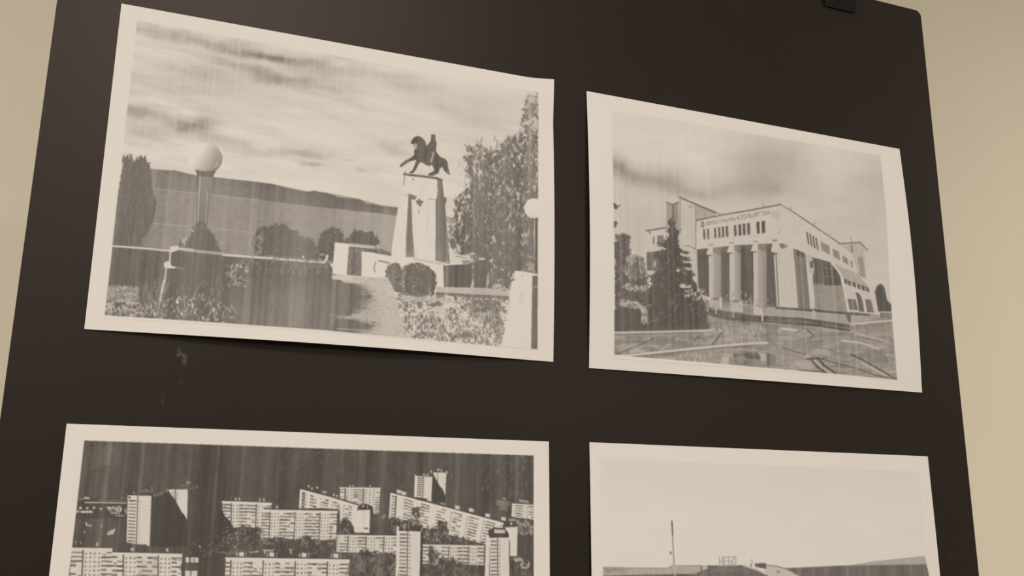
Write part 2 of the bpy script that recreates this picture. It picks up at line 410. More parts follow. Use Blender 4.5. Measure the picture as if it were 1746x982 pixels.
# ---------- print 1: square with a horseman monument and globe lamps
def draw1():
    D = 110
    sl, X, Y = window(170, 25, 925, 605)
    Xw = X+(fbm(X/60, Y/30, 3)-.5)*44; Yw = Y+(fbm(X/45+9, Y/22+4, 4)-.5)*22
    sky = 206+blobs([(245,45,30,11,8,-22),(300,62,60,10,10,-22),(400,84,90,12,13,-36),(470,101,70,11,14,-36),(545,117,60,14,12,-22),
        (390,108,50,6,14,-28),(440,128,60,12,12,-34),(500,137,50,7,10,-20),(560,147,70,8,12,-14),(340,122,60,12,10,-18),(400,152,120,18,10,-10),
        (233,190,40,10,8,-44),(285,205,40,10,12,-24),(332,212,28,13,5,-52),(255,226,50,15,10,-22),(372,237,50,9,12,-22),(290,150,120,18,10,-10),
        (450,257,70,8,5,-16),(525,262,30,6,3,-28),(532,282,22,5,3,-32),(676,253,26,11,5,-24),(612,290,13,6,10,-22),(588,276,8,3,10,-18),(640,291,20,6,5,-12),
        (760,185,50,16,20,-8),(700,145,110,16,10,-9),(590,172,60,8,15,-16),(830,205,70,30,0,-9),(640,125,90,10,12,-10),(470,310,90,10,5,6),(300,262,90,10,4,8)], Xw, Yw)
    c, s = math.cos(math.radians(11)), math.sin(math.radians(11))
    sky += (fbm((X*c+Y*s)/60, (-X*s+Y*c)/9, 4)-.5)*27*(.45+.55*sstep(930,300,X))*sstep(320,230,Y-.12*(X-200)+0*X)+(fbm((X*c+Y*s)/120+7, (-X*s+Y*c)/22, 3)-.5)*12
    U, V = sheet_maps(0, X, Y)
    sky += (fbm(U*150, V*2, 3)-.5)*np.clip((205-sky)/25, .1, 1)*20
    put(sl, inside([(233.8,35.2),(400,64),(560,92.5),(740,126),(918,156.8),(916.5,596),(854,590.5),(694,576),(560,563.3),(370,550),(178.4,537.2)], X, Y).astype(np.float32), np.minimum(sky,211))
    # ridge, water
    poly([(240,286),(280,291),(298,291),(330,299),(363,302),(400,307),(423,309),(440,311),(463,314),(490,321),(522,327),(536,325),(555,329),(580,336),(612,340),(625,346),(650,351),(684,355),(684,380),(240,340)],
         lambda X,Y: 112+16*sstep(560,330,X)+sstep(0,14,Y-(291+(X-280)*.16))*6, tex=6, ts=(12,5))
    line([(262,289),(298,291.5),(330,299),(423,309),(463,314),(522,327),(555,329),(612,340),(650,351),(680,354)], 2, 108, .6)
    poly([(240,318),(266,321),(340,329),(400,335),(440,340),(480,345),(545,353),(600,359),(640,363),(684,369),(684,450),(500,450),(180,425)],
         lambda X,Y: 146+14*sstep(520,640,X)-10*sstep(330,210,X), tex=6, ts=(14,6))
    line([(266,322),(340,330),(440,341)], 2, 162, .7)
    line([(262,381),(300,384),(360,389),(445,398)], 2, 166, .6)
    # poplar on the left
    P = [(209,283),(210,262),(214,270),(217,262),(221,272),(224,262),(228,279),(233,266),(237,274),(240,263),(244,270),(248,264),(250,276),(255,277),(256,288),(261,320),(266,345),(263,372),(253,396),(243,408),(243,420),(185,420)]
    leafy(P, D+2, 128, .72, (2.4,9), 1.3, 2.4); strokes(60,(190,300,258,415),6,14,88,10,1.2,128,10,.5,14); strokes(26,(208,262,254,284),5,11,90,20,2.2,112,6,.9,15, lambda x,y: 1 if y > 266+(x-210)*.28 else 0)
    # lower dark ground
    poly([(192,420),(290,427),(380,435),(560,447),(575,470),(618,488),(625,505),(612,525),(600,572),(560,563.3),(370,550),(178.4,537.2)], lambda X,Y: D+13*sstep(455,520,Y)*sstep(350,420,X), tex=6, ts=(9,30))
    # bushes by the parapet
    leafy([(431,413),(437,395),(446,387),(462,386),(467,381),(480,382),(490,383),(494,391),(507,395),(517,408),(530,405),(538,415),(541,445),(440,436)], D+1, 128, .74, (3,3), 3.8, 3.4)
    leafy([(430,415),(436,397),(446,388),(452,400),(448,432),(440,433)], D+4, 150, .55, (2.6,2.6), 2.6, 3)
    leafy([(540,440),(541,418),(546,402),(556,391),(568,387),(580,391),(588,405),(586,415),(578,440),(560,447)], D-4, 150, .72, (3,3), 3.8, 3.4)
    leafy([(585,413),(598,400),(604,391),(622,395),(635,397),(650,412),(642,420),(600,422)], D-5, 135, .76, (3,3), 3.8, 3.4)
    # lamp
    poly([(342,298),(363,300),(353,388),(334,386)], lambda X,Y: 134-12*sstep(300,380,Y), tex=5, ts=(2,20)); line([(341.5,302),(337,382)], 1.8, 168); line([(338,302),(335,380)], 1.2, 100); line([(354,326),(349.5,384)], 1.8, 164); line([(363,302),(357,320)], 2, 140)
    leafy([(335,380),(348,376),(354,390),(363,398),(370,412),(378,432),(303,428),(305,414),(316,402),(326,390)], D+1, 124, .74, (3,3), 2.4, 3)
    leafy([(303,418),(308,407),(318,398),(328,386),(333,378),(331,392),(322,408),(312,422)], D+15, 178, .52, (2.4,2.4), 2.4, 3)
    poly([(331,286),(369,289),(363,302),(337,300)], 113)
    ell(349.3,270.2,29.6,27, lambda X,Y: 217-78*sstep(-20,32,(X-349)*.86+(Y-270)*.5)-8*sstep(10,26,Y-270)); 
    for k in range(12):
        a0 = math.radians(-20+k*6); a1 = math.radians(-14+k*6)
        line([(349.3+28.8*math.cos(a0),270.2+26.2*math.sin(a0)),(349.3+28.8*math.cos(a1),270.2+26.2*math.sin(a1))], 1.6, 128, .8)
    line([(371,277),(367,285)], 2, 186)
    poly([(333,289),(349,292),(366,291),(363,301),(337,299)], 112)
    # parapet lines and pillar
    line([(192,419.5),(240,423),(288,427.5)], 3.2, 196)
    poly([(289,421),(304,418.5),(306,425),(292,431)], 204); line([(290.5,424),(289.5,452)], 2.6, 200)
    line([(307,424),(330,427)], 5, 190); line([(330,427.5),(378,432)], 4, 168); line([(381,434.5),(460,440.5),(552,447.5)], 3.8, 203); line([(553,447.5),(556,444),(558,436)], 4, 203)
    poly([(279,450),(282,446),(290,444.5),(292,452.5),(301,455.5),(299,457.5),(284,457.5),(280,456)], 206)
    line([(301,456.5),(312,458)], 2, 150); line([(283.5,457),(281,478)], 2.4, 200); line([(280.5,478),(276,497),(272.5,515)], 4.2, 200); line([(272,515),(271,521)], 2.2, 170)
    ell(517,438,2,2.4,196); ell(549,434,5,2,170,.7)
    # rough grass, weeds and flowers
    leafy([(183,489),(236,491),(238,520),(250,546),(179,538),(178,520)], 112, 180, .5, (2.8,2.4), 3, 4, soft=.16)
    leafy([(182,487),(238,489),(236,512),(181,512)], 138, 170, .5, (3,2), 3, 4, soft=.2)
    strokes(60,(236,490,285,545),8,20,95,30,1.4,135,15,.8,3)
    strokes(46,(182,525,260,540),5,11,80,50,1.5,172,20,.85,4, lambda x,y: .9)
    strokes(170,(262,505,402,562),2.5,8,75,60,1.7,168,28,.8,5, lambda x,y: 1 if y < 535+(x-180)*.067+12 and y > 500+abs(x-330)*.25 else 0)
    strokes(30,(300,482,395,540),5,12,66,20,1.4,152,18,.75,6)
    for x,y,h in ((264,540,9),(302,513,4),(328,527,14),(364,532,9),(310,538,6),(346,545,7)): poly([(x-2,y-h),(x+2,y-h*.6),(x+1,y),(x-1,y)], 196)
    ell(302.5,515,2.6,3,204)
    strokes(120,(380,449,424,490),2,6,80,60,1.8,160,25,.8,7, lambda x,y: 1-abs(x-402)/26)
    strokes(260,(400,441,560,468),3,9,85,30,1.3,132,20,.7,8, lambda x,y: 1 if y < 474-(x-400)*.05 and y > 440+(x-400)*.045 else 0)
    for x,y in ((404,452),(411,455),(396,463),(420,462)): ell(x,y,2.2,2,186)
    # podium, block and pedestal
    poly([(571,413),(597,416),(592,468.5),(566.5,467)], 211)
    poly([(595,420),(618,425),(616,471),(591,468)], 124, tex=22, ts=(4,6))
    poly([(596,414.5),(646,419.5),(646,423),(620,424),(596,420.5)], 190); line([(597,421.5),(640,425.5)], 2, 110); line([(598,416),(640,420)], 1, 150)
    poly([(620,424),(648,424),(668,431),(668,440),(620,430)], 112); line([(640,421),(648,430)],3,140)
    poly([(616.6,429),(632,430),(668,437),(712,440),(756,450),(802,449),(802,453),(757,453),(757,491),(744,490),(700,480),(662,474.5),(616.6,471)], 210)
    line([(646.5,444.5),(664,448.5)], 3, 140); line([(641,446),(637,458)], 1.6, 130); line([(638,458),(640,464)], 1.6, 140)
    poly([(689.3,297),(745.5,303),(745,337),(743,342),(742.6,443),(706,439),(692,438.7),(667,437.5),(668.6,418),(678,357),(683,335),(685,330),(688,318)], 209, tex=4, ts=(6,10))
    poly([(696.6,330),(711,335),(708,340.5),(701.5,340),(703,391),(707,438.7),(692,438.5),(691.8,413),(696,340)], lambda X,Y: 128+20*sstep(425,440,Y))
    line([(685,332),(696,333)], 1.6, 176); line([(689.5,300),(688.3,316)], 2, 150); line([(731,339),(743,341)], 2, 172); line([(730,345),(729,395)], 1.2, 190)
    poly([(744,303),(754,306.5),(757,336),(761.5,337),(761,344),(759,350),(761,376),(767,447),(742.6,443),(743,342),(744.6,337),(747,325)], lambda X,Y: 128-16*sstep(748,760,X)+14*sstep(410,440,Y)*sstep(762,750,X))
    line([(745.5,307),(745,330)], 1.4, 190)
    poly([(709,342),(713,341),(714.5,337.5),(718,342),(723,344),(719,347.5),(717,353),(713.5,350),(710,346)], 116); line([(714.3,357),(714,364)], 1.6, 150)
    ell(704.5,305.5,1.6,1.4,140); line([(703,425),(706,438)], 2.4, 150)
    line([(689,297),(700,298.5),(720,300.5),(745,304),(753,307)], 3.6, 106); line([(691,292.5),(692,299)], 2, 120)
    line([(706,441.5),(757,451)], 1.2, 160); line([(743,443),(766,449)], 2, 120)
    # horseman (plain mounted figure)
    Z = lambda L: [(660+x/4.0929, 220+y/4.0929) for x,y in L]
    dk = 98
    poly(Z([(163,98),(172,78),(188,58),(214,47),(246,60),(268,88),(275,118),(287,104),(303,84),(308,58),(306,40),(322,35),(338,42),(337,64),(346,104),(340,150),(352,172),(376,198),(404,206),(420,226),(426,262),(440,316),(434,322),(414,306),(394,286),(386,262),(370,276),(362,290),(360,306),(338,318),(322,326),(286,326),(288,312),(312,300),(330,288),(320,262),(312,248),(298,258),(272,252),(244,232),(226,236),(210,268),(196,292),(180,308),(152,310),(158,300),(178,288),(192,254),(204,214),(168,222),(126,246),(100,266),(88,264),(92,248),(128,218),(172,196),(190,180),(188,150),(196,136),(184,116),(186,104),(176,106)]), dk, tex=10, ts=(4,4))
    poly(Z([(187,104),(200,96),(210,108),(206,140),(194,146),(188,126)]), 168); poly(Z([(316,160),(330,156),(326,190),(312,232),(300,236),(300,214),(312,196)]), 172, .85)
    poly(Z([(262,120),(280,130),(290,170),(270,240),(250,200)]), 84, .8)
    # birch on the right
    T = [(902,160),(908,172),(914,164),(920,160),(920,470),(876,466),(868,498),(806,488),(803,440),(766,425),(764,395),(776,362),(774,340),(780,332),(792,330),(796,318),(802,304),(792,286),(790,268),(800,262),(793,246),(806,252),(812,244),(822,246),(838,260),(858,244),(868,228),(878,232),(887,219),(890,200),(900,190),(898,172)]
    leafy(T, D+3, 198, .58, (2.6,4.6), 6, 6, lambda X,Y: .10*sstep(300,420,Y)+.05*sstep(820,850,X)*sstep(250,290,Y)-.08*sstep(250,200,Y)-.10*sstep(800,780,X)+.06*np.exp(-((X-822)/10)**2)*sstep(260,300,Y), .07)
    leafy([(896,168),(904,160),(917,166),(917,230),(893,232),(888,205)], 122, 196, .5, (3,3.4), 4, 5)
    strokes(260,(780,250,916,440),4,10,94,18,1.3,176,25,.55,9, lambda x,y: .9 if y > 270 else .3)
    strokes(200,(800,240,916,480),5,12,92,14,1.6,108,8,.8,10)
    poly([(760.5,368),(777,374),(777,381),(761,379)], 150)
    line([(761,380),(776,381)], 1.5, 180)
    poly([(767,433),(798,436),(803,444),(790,451),(767,447.5)], 202); line([(778,437),(796,440)], 1.4, 140); poly([(788,443),(803,444),(800,450),(789,450)], 150)
    poly([(756,452.5),(805,450),(806,492),(757,491)], D-3); poly([(808,446),(827,444),(828,491),(807,491)], D-2); line([(818,441),(825,441.5)], 4, 190)
    poly([(802,490),(806,476),(809,482),(807,492)], 180); poly([(829,490),(831,470),(834,462),(834,480),(830,492)], 170, rag=1)
    leafy([(838,488),(846,482),(858,488),(868,500),(866,512),(830,506)], 140, 196, .45, (2.6,2.6), 3, 4)
    # pavement strip, lawn, round bushes
    poly([(743,489),(830,491),(868,498),(868,506),(745,499)], 182, tex=16, ts=(10,2)); poly([(743,498),(868,505),(868,512),(743,505)], 122, tex=14, ts=(6,3))
    leafy([(668,500),(746,503),(870,511),(854.4,590.5),(694,576),(683,545)], 122, 204, .47, (3.2,2.8), 2, 4, lambda X,Y: .10*sstep(524,519,Y)*sstep(512,516,Y)*sstep(760,745,X)-.04+.05*sstep(560,575,Y), .14)
    poly([(680,505),(735,507),(800,513),(800,518),(735,513),(680,511)], 178, .7, 2, 4)
    leafy([(804,512),(822,510),(852,512),(856,525),(850,536),(858,552),(856,574),(846,570),(832,545),(812,545),(803,530)], 118, 168, .57, (2.4,3), 3, 4)
    strokes(520,(682,535,856,590),3,9,80,35,1.4,196,18,.7,11, lambda x,y: 1 if y < 575+(x-694)*.095 else 0)
    strokes(320,(682,540,856,590),3,8,85,35,1.6,118,12,.75,12, lambda x,y: 1 if y < 575+(x-694)*.095 else 0)
    ell(672,466,14.5,18,D+2,1,3,3,26,(2.4,3)); poly([(663,484),(684,480),(683,500),(671,497)], D+2, 1, 2, 3)
    leafy([(686,455),(701,448.5),(717,448),(732.7,456),(742.8,466),(744,483),(739.4,503),(715,506),(683.4,501),(676,488),(684,470)], D, 150, .66, (2.4,4), 1.6, 3)
    # paved path with the shadow lying over it
    sl, X, Y = window(560, 464, 700, 580)
    m = inside([(566,468),(616,471),(662,474.5),(670,490),(676,510),(682,540),(695,576),(560,564.5),(575,540),(585,480)], X, Y).astype(np.float32)
    pav = 186+(fbm(X/5, Y/1.6, 3)-.5)*34
    pav -= 22*(np.sin((X-.35*(Y-490))*1.35) > .35)*sstep(495,520,Y)*sstep(655,640,X)
    pav -= 14*(np.sin(Y*1.7+.05*X) > .5)*sstep(500,520,Y)
    xb = np.interp(Y, [466,480,484,490,505,523,536,541,548,556,570], [560,562,606,618,626,616,600,570,622,634,608]).astype(np.float32)
    f = sstep(-10,22,X-xb+(fbm(X/9, Y/2, 3)-.5)*46*sstep(486,500,Y))
    put(sl, m, D+4+(pav-D-4)*f)
    line([(562,537),(600,540)], 1.6, 150, .8); line([(575,560),(640,565)], 2.4, 170, .6)
    strokes(70,(566,470,590,476),8,16,-4,3,1.4,196,10,.6,13)
    # globe and pillar at the right
    line([(911.5,376),(911.5,430)], 1.6, 176); poly([(912.5,370),(918,370),(918,466),(912,466)], 104)
    leafy([(897,462),(902,446),(910,448),(912,464)], 130, 180, .5, (2,2), 2, 3); line([(899,436),(911,440)], 2, 176, .7)
    ell(910.3,355.2,16.4,17, lambda X,Y: 214-6*sstep(4,16,Y-355))
    poly([(877.3,461.5),(894,463),(917.5,467.3),(917.5,596),(854.2,590.3),(871,519),(871.8,480),(877.3,478.6)], 211)
    poly([(907.8,470),(918,470),(916.5,595.3),(905.6,594.4)], D+1, tex=6, ts=(6,14)); line([(907.5,489),(917,489.5)], 2, 150)
    ell(889,508,4,11,200,.7); ell(891,470,2.5,3,196,.7)
    # bare paper outside the picture
    poly([(918.2,150),(935,150),(935,605),(916.6,605)], 213)
    streaks(0,176,28,920,600, 17, 190)
    sl, X, Y = window(165,20,940,610); INK[sl] = np.where(inside([(233.8,35.2),(400,64),(560,92.5),(740,126),(918,156.8),(916.5,596),(854,590.8),(694,576.5),(560,563.6),(370,550.3),(178.4,537.4)],X,Y), INK[sl], 213)

# ---------- print 2: columned palace of culture behind a wet square
def draw2():
    D = 104
    fr = [(1042.7,187.4),(1150,205),(1290,229),(1406,248.5),(1501,265),(1511,360),(1516.5,480),(1524,580),(1529.8,647.5),(1420,637),(1300,626.5),(1150,613.5),(1047.3,605.4),(1048,480),(1046,330)]
    sl, X, Y = window(1036, 180, 1536, 655)
    Xw = X+(fbm(X/50, Y/40, 3)-.5)*40; Yw = Y+(fbm(X/50+9, Y/40+4, 3)-.5)*24
    sky = 203-11*sstep(230,320,Y)+blobs([(1050,278,22,14,20,-40),(1085,300,60,18,14,-34),(1150,318,60,18,10,-16),(1300,285,60,40,20,-20),(1340,260,40,26,0,-16),(1270,320,50,24,0,-15),
        (1325,318,30,14,0,-12),(1500,310,40,50,0,-12),(1460,400,60,50,0,-4),(1210,330,40,14,10,-10),(1060,250,60,20,10,4),(1200,280,60,20,15,8),(1100,400,60,60,0,-10),(1420,290,30,40,0,6)], Xw, Yw)
    sky += (fbm(X/46, Y/18, 4)-.5)*12
    U, V = sheet_maps(1, X, Y)
    sky += (fbm(U*140+50, V*1.5, 3)-.5)*20*sstep(1340,1060,X)*sstep(250,300,Y)+(fbm(U*100+50, V*1.5, 3)-.5)*4
    put(sl, inside(fr, X, Y).astype(np.float32), np.minimum(sky, 207))
    A = lambda L: [(1040+x/5.4556, 320+y/5.4556) for x,y in L]
    B = lambda L: [(1170+x/4.678, 330+y/4.678) for x,y in L]
    C = lambda L: [(1330+x/4.464, 340+y/4.464) for x,y in L]
    G = lambda L: [(1270+x/6.137, 500+y/6.137) for x,y in L]
    E = lambda L: [(1030+x/5.454, 480+y/5.454) for x,y in L]
    # ground
    sl, X, Y = window(1040, 495, 1535, 650)
    gnd = 146+(fbm(X/30, Y/5, 4)-.5)*46+(fbm(X/7, Y/2.5, 3)-.5)*30
    put(sl, inside([(1047,560),(1190,510),(1330,520),(1450,530),(1520,535),(1524,580),(1529.8,647.5),(1420,637),(1300,626.5),(1150,613.5),(1047.3,605.4)], X, Y).astype(np.float32), gnd)
    # far stair tower and slanted roof
    poly(A([(525,135),(580,158),(640,138),(660,420),(520,420)]), 158, tex=10, ts=(2,10)); line(A([(525,135),(580,158),(640,136)]), 2, 112)
    poly(A([(572,165),(598,160),(600,330),(572,330)]), 122); line(A([(618,150),(615,330)]), 1.2, 120); line(A([(548,170),(548,330)]), 1.2, 135)
    poly(A([(795,150),(985,238),(985,275),(800,305)]), 164, tex=8, ts=(3,10)); line(A([(885,195),(885,280)]), 1.2, 130)
    poly(A([(648,90),(795,152),(800,420),(805,570),(835,990),(700,990),(640,560),(650,300)]), 183, tex=7, ts=(3,16))
    line(A([(648,90),(795,152),(985,236)]), 2.2, 112); line(A([(655,100),(655,420)]), 1.2, 140); line(A([(795,160),(800,560)]), 1.3, 138); ell(*A([(750,180)])[0],4,2.6,150,.6)
    line(A([(700,540),(745,545),(800,575)]), 1.4, 135)
    # low wing on the left
    poly(A([(335,400),(520,370),(522,560),(515,620),(350,640),(320,660),(322,800),(318,620)]), 190); line(A([(335,402),(520,372)]), 2.4, 110); poly(A([(325,600),(352,600),(345,810),(318,810)]), 188)
    poly(A([(340,600),(520,580),(520,830),(345,830)]), 118); poly(A([(345,770),(430,775),(480,800),(478,820),(350,810)]), 186); line(A([(420,690),(415,730)]), 3, 180); poly(A([(350,590),(420,560),(515,600),(515,570),(350,570)]), 186)
    for x in (408,): line(A([(x,462),(x-2,522)]), 2.4, 118)
    for x in (450,470,490): line(A([(x,450),(x-1,520)]), 2.6, 108)
    line(A([(370,400),(372,425)]), 2.6, 122)
    # main front
    poly(B([(78,215),(290,170),(500,135),(755,88),(765,240),(745,392),(690,397),(400,412),(78,446)]), 191, tex=6, ts=(10,6))
    line(B([(78,215),(290,170),(500,135),(620,112),(755,88)]), 2.6, 122); line(B([(78,215),(76,440)]), 1.4, 140); line(B([(290,172),(150,110)]), 1.5, 125)
    line(B([(618,80),(618,110)]), 1, 120); line(B([(760,100),(770,270)]), 1.3, 140); poly(B([(680,150),(740,130),(745,210),(690,190)]), 168, .6, 2, 4)
    for (x0,x1) in ((134,150),(165,181),(222,238),(254,271),(283,302),(314,334),(380,400),(416,438),(450,472),(485,508),(560,584),(600,628)):
        k = (x0-130)/500; yt = 288-k*72; yb = 368-k*55
        poly(B([(x0,yt),(x1,yt-3),(x1+3,yb-3),(x0+4,yb)]), lambda X,Y,k=k: 112-14*k)
    ex, ey = B([(131,247)])[0]; ell(ex,ey,2.9,5.6,124); ell(ex,ey,1.1,3.0,176)
    lettering(B([(158,226),(248,212),(250,238),(160,252)]), 'ДВОРЕЦ', .95, 132, .72)
    lettering(B([(266,210),(386,190),(388,214),(268,232)]), 'КУЛЬТУРЫ', .95, 132, .72)
    lettering(B([(402,178),(672,136),(672,166),(404,212)]), '«ТОЛЬЯТТИ»', 1.25, 130, .7)
    line(B([(735,325),(752,292),(768,300),(795,330)]), 1.5, 145)
    # colonnade
    poly(B([(82,446),(400,412),(690,398),(735,392),(735,915),(600,890),(290,860),(100,800)]), 112, tex=6, ts=(3,14))
    for x0,x1,y0,y1 in ((95,180,470,800),(278,345,470,830),(438,535,440,860),(640,705,440,880)):
        poly(B([(x0,y0),(x1,y0-6),(x1,y1),(x0,y1)]), 100, .6, tex=8, ts=(2,16))
    poly(B([(76,446),(86,446),(100,800),(70,790)]), 176)
    for x0,x1,x2,y0,y1 in ((180,212,277,430,838),(345,382,437,412,860),(535,570,640,402,895)):
        poly(B([(x0,y0),(x2,y0-4),(x2+1,y1),(x0+4,y1)]), lambda X,Y,x1=x1,x2=x2: 164-18*sstep(0,1,(X-1170-x1/4.678)/((x2-x1)/4.678)), tex=5, ts=(2,10))
        poly(B([(x0,y0),(x1,y0-2),(x1+2,y1),(x0+4,y1)]), 188); line(B([(x0+18,y0+70),(x0+20,y1)]), .9, 150, .7)
        poly(B([(x0+5,y0-16),(x0+32,y0-20),(x0+34,y0+50),(x0+14,y0+56),(x0-22,y0+58)]), 192); line(B([(x0+2,y0+66),(x0+22,y0+62)]), 2.2, 120); line(B([(x0+4,y0-18),(x0+30,y0-20)]), 2, 140)
        poly(B([(x1,y0+4),(x2,y0),(x2,y0+70),(x1+4,y0+40)]), 120, .6)
    # great corner pier
    poly(B([(698,395),(745,390),(842,400),(885,440),(895,930),(735,912),(705,520)]), 188, tex=4, ts=(3,20)); line(B([(716,480),(738,905)]), 2.2, 122); line(B([(704,500),(728,900)]), 2, 192); poly(B([(738,400),(800,398),(822,410),(800,432),(760,440)]), 112, .9)
    poly(B([(692,372),(722,370),(728,440),(718,468),(676,466)]), 190); line(B([(695,375),(722,372)]), 3, 130); line(B([(700,480),(722,474)]), 2.4, 120); line(B([(735,470),(745,560)]), 1.4, 170)
    # bases
    def bases():
        poly(B([(183,832),(280,838),(283,915),(186,908)]), 168, tex=8, ts=(3,3)); line(B([(188,835),(190,905)]), 2, 196); line(B([(279,830),(280,915)]), 2, 200); poly(B([(215,830),(262,832),(262,850),(215,848)]), 128)
        poly(B([(356,858),(448,850),(455,948),(352,940)]), 178, tex=6, ts=(3,3)); poly(B([(370,852),(428,850),(426,866),(372,868)]), 126)
        poly(B([(536,882),(560,878),(598,920),(612,965),(536,965)]), 182); line(B([(552,880),(585,890),(612,960)]), 2.2, 186); line(B([(545,900),(560,885),(580,895)]), 1.6, 120)
        strokes(60,(1192,500,1310,528),2,7,88,12,1.6,160,30,.7,21)
        for x,y in ((238,930),(375,960),(172,915),(606,985)): line(B([(x,y-12),(x,y+26)]), 2.4, 176)
    # side front
    poly(C([(0,35),(270,210),(440,325),(545,400),(560,450),(580,565),(480,517),(390,482),(200,408),(100,372),(0,322)]), 190, tex=5, ts=(8,6))
    line(C([(0,35),(120,108),(270,210),(440,325),(548,402)]), 2, 122)
    for x in (85,262,380): line(C([(x,60+ (x-85)*.68),(x,72+(x-85)*.68)]), 1.2, 120)
    for k in range(4):
        x = 205+k*23; y = 252+k*14; line(C([(x,y),(x+14,y+88)]), 2.4, 112)
    poly(C([(308,318),(375,355),(382,425),(315,385)]), 138, tex=8, ts=(2,2)); poly(C([(400,372),(450,400),(458,465),(405,435)]), 144, tex=8, ts=(2,2)); poly(C([(472,422),(515,450),(522,500),(478,475)]), 140, tex=8, ts=(2,2)); poly(C([(532,458),(550,470),(555,522),(540,512)]), 138)
    poly(C([(445,336),(610,326),(640,352),(655,605),(590,575),(560,450),(545,400)]), 172, tex=10, ts=(4,6)); line(C([(448,337),(545,330),(610,328),(665,385)]), 2.2, 120); poly(C([(592,440),(628,430),(648,600),(605,580)]), 136, .7, 2, 3); line(C([(545,350),(548,400)]), 3, 135); line(C([(540,285),(542,330)]), 1, 140)
    poly(C([(98,372),(185,408),(200,420),(228,832),(138,832),(115,520)]), 128, tex=5, ts=(3,16)); poly(C([(120,378),(185,408),(190,440),(125,430)]), 106)
    poly(C([(235,438),(320,458),(345,655),(490,655),(518,852),(268,832)]), lambda X,Y: 128+20*sstep(478,490,Y), tex=6, ts=(10,4)); poly(C([(240,440),(322,460),(330,640),(258,640)]), 112, .7)
    poly(C([(192,408),(215,450),(232,640),(255,832),(232,832),(205,560)]), 190); poly(C([(190,405),(240,430),(262,520),(255,575),(228,560)]), 176, 1, 1.5, 3); poly(C([(225,470),(250,470),(252,525),(230,520)]), 116)
    poly(C([(320,460),(390,480),(430,520),(462,600),(468,655),(338,655)]), 100); 
    for x in (352,392,432): line(C([(x-8,470+ (x-352)*.3),(x+14,650)]), 1, 134)
    for y in (520,582): line(C([(328,y),(452,y+14)]), 1, 134)
    poly(C([(415,490),(580,562),(655,640),(690,715),(480,610),(445,540)]), 164, tex=8, ts=(3,3))
    poly(C([(478,600),(690,712),(740,880),(520,852)]), 186)
    for x,y in ((498,624),(527,638),(562,650),(598,664),(632,676),(664,686)): poly(C([(x-12,y-24),(x+12,y-14),(x+16,y+22),(x-8,y+12)]), 104)
    poly(C([(514,758),(575,762),(592,842),(530,838)]), 116, tex=10, ts=(2,6)); poly(C([(575,705),(600,712),(625,755),(642,858),(600,852),(590,770)]), 108); poly(C([(648,758),(692,765),(714,862),(662,858)]), 112, tex=12, ts=(2,8)); line(C([(555,690),(600,705),(640,760),(655,860)]), 2.4, 196)
    line(C([(395,485),(440,535),(474,600),(492,700),(520,852)]), 3.6, 196)
    poly(C([(700,700),(720,655),(750,630),(790,640),(820,700),(850,800),(870,880),(740,880)]), 190); poly(C([(722,700),(740,655),(770,642),(795,672),(815,770),(850,800),(858,852),(748,852)]), 96)
    poly(C([(760,850),(860,855),(862,905),(760,900)]), 128); line(C([(770,855),(858,860)]), 2.4, 172)
    # terrace and steps
    poly(G([(210,150),(345,140),(700,175),(1100,212),(1290,225),(1290,330),(1100,330),(600,262),(200,238)]), 160, tex=10, ts=(10,4))
    line(G([(330,152),(520,165),(700,180),(900,196),(1100,212),(1300,226)]), 4, 106); poly(G([(1050,210),(1105,215),(1108,300),(1080,298)]), 108); line(G([(720,190),(722,260)]), 5, 178)
    poly([(1190,514),(1215,527),(1250,533),(1303,540),(1303,550),(1240,546),(1205,537)], 108, 1, 1, 4, 8, (10,2))
    bases()
    poly(G([(200,235),(600,258),(1100,328),(1096,402),(800,352),(400,318),(200,300)]), 104, tex=6, ts=(20,2)); line(G([(210,285),(600,300),(1090,368)]), 1.3, 140); line(G([(220,262),(600,282),(1095,348)]), 1, 126)
    line(G([(185,215),(185,290)]), 2.2, 186); poly(G([(90,120),(130,105),(170,150),(185,230),(90,222)]), 182); line(G([(108,112),(150,125),(182,215)]), 2.2, 190); line(G([(115,130),(140,120),(160,150)]), 1.4, 120)
    line(G([(1105,325),(1300,305),(1550,285)]), 3.2, 184); poly(G([(1110,340),(1555,300),(1560,330),(1250,370),(1110,385)]), 134, .8, 2, 5)
    line(G([(390,368),(540,388)]), 3.6, 188); line(G([(1010,492),(1220,520),(1410,582)]), 3.2, 180); line(G([(1160,425),(1350,465),(1510,512)]), 3, 172); line(G([(1240,480),(1560,520)]), 2, 120, .5)
    line(G([(1110,640),(1220,690),(1380,780),(1520,862)]), 2.2, 92); line(G([(1230,730),(1380,810),(1490,868)]), 4, 172); line(G([(780,680),(950,730),(1150,780)]), 2, 106); line(G([(1180,790),(1380,860),(1500,880)]), 2, 106); 
    line(G([(690,690),(760,770),(850,832)]), 2.6, 104); line(G([(760,680),(840,760),(955,842)]), 2.6, 96); line(G([(730,700),(800,770),(900,836)]), 3, 172)
    line(G([(650,688),(770,680)]), 3.4, 104); poly(G([(520,700),(690,710),(740,780),(560,795)]), 170, .8, 2, 5); line(G([(560,800),(820,826)]), 2, 110); poly(G([(750,580),(860,570),(900,640),(700,640)]), 172, .6, 3, 6); line(G([(380,560),(520,610),(640,640)]), 1.8, 112)
    line(G([(860,585),(1010,640)]), 1.5, 120); poly(G([(1260,590),(1440,590),(1500,700),(1330,720),(1240,660)]), 126, .7, 3, 6); poly(G([(220,320),(340,330),(340,560),(240,520)]), 124, .6, 2, 6, 8, (2,8)); poly(G([(20,630),(150,640),(155,690),(0,680)]), 104, .9, 1.5, 4); poly(G([(220,630),(330,640),(330,770),(240,760)]), 118, .8, 2, 4)
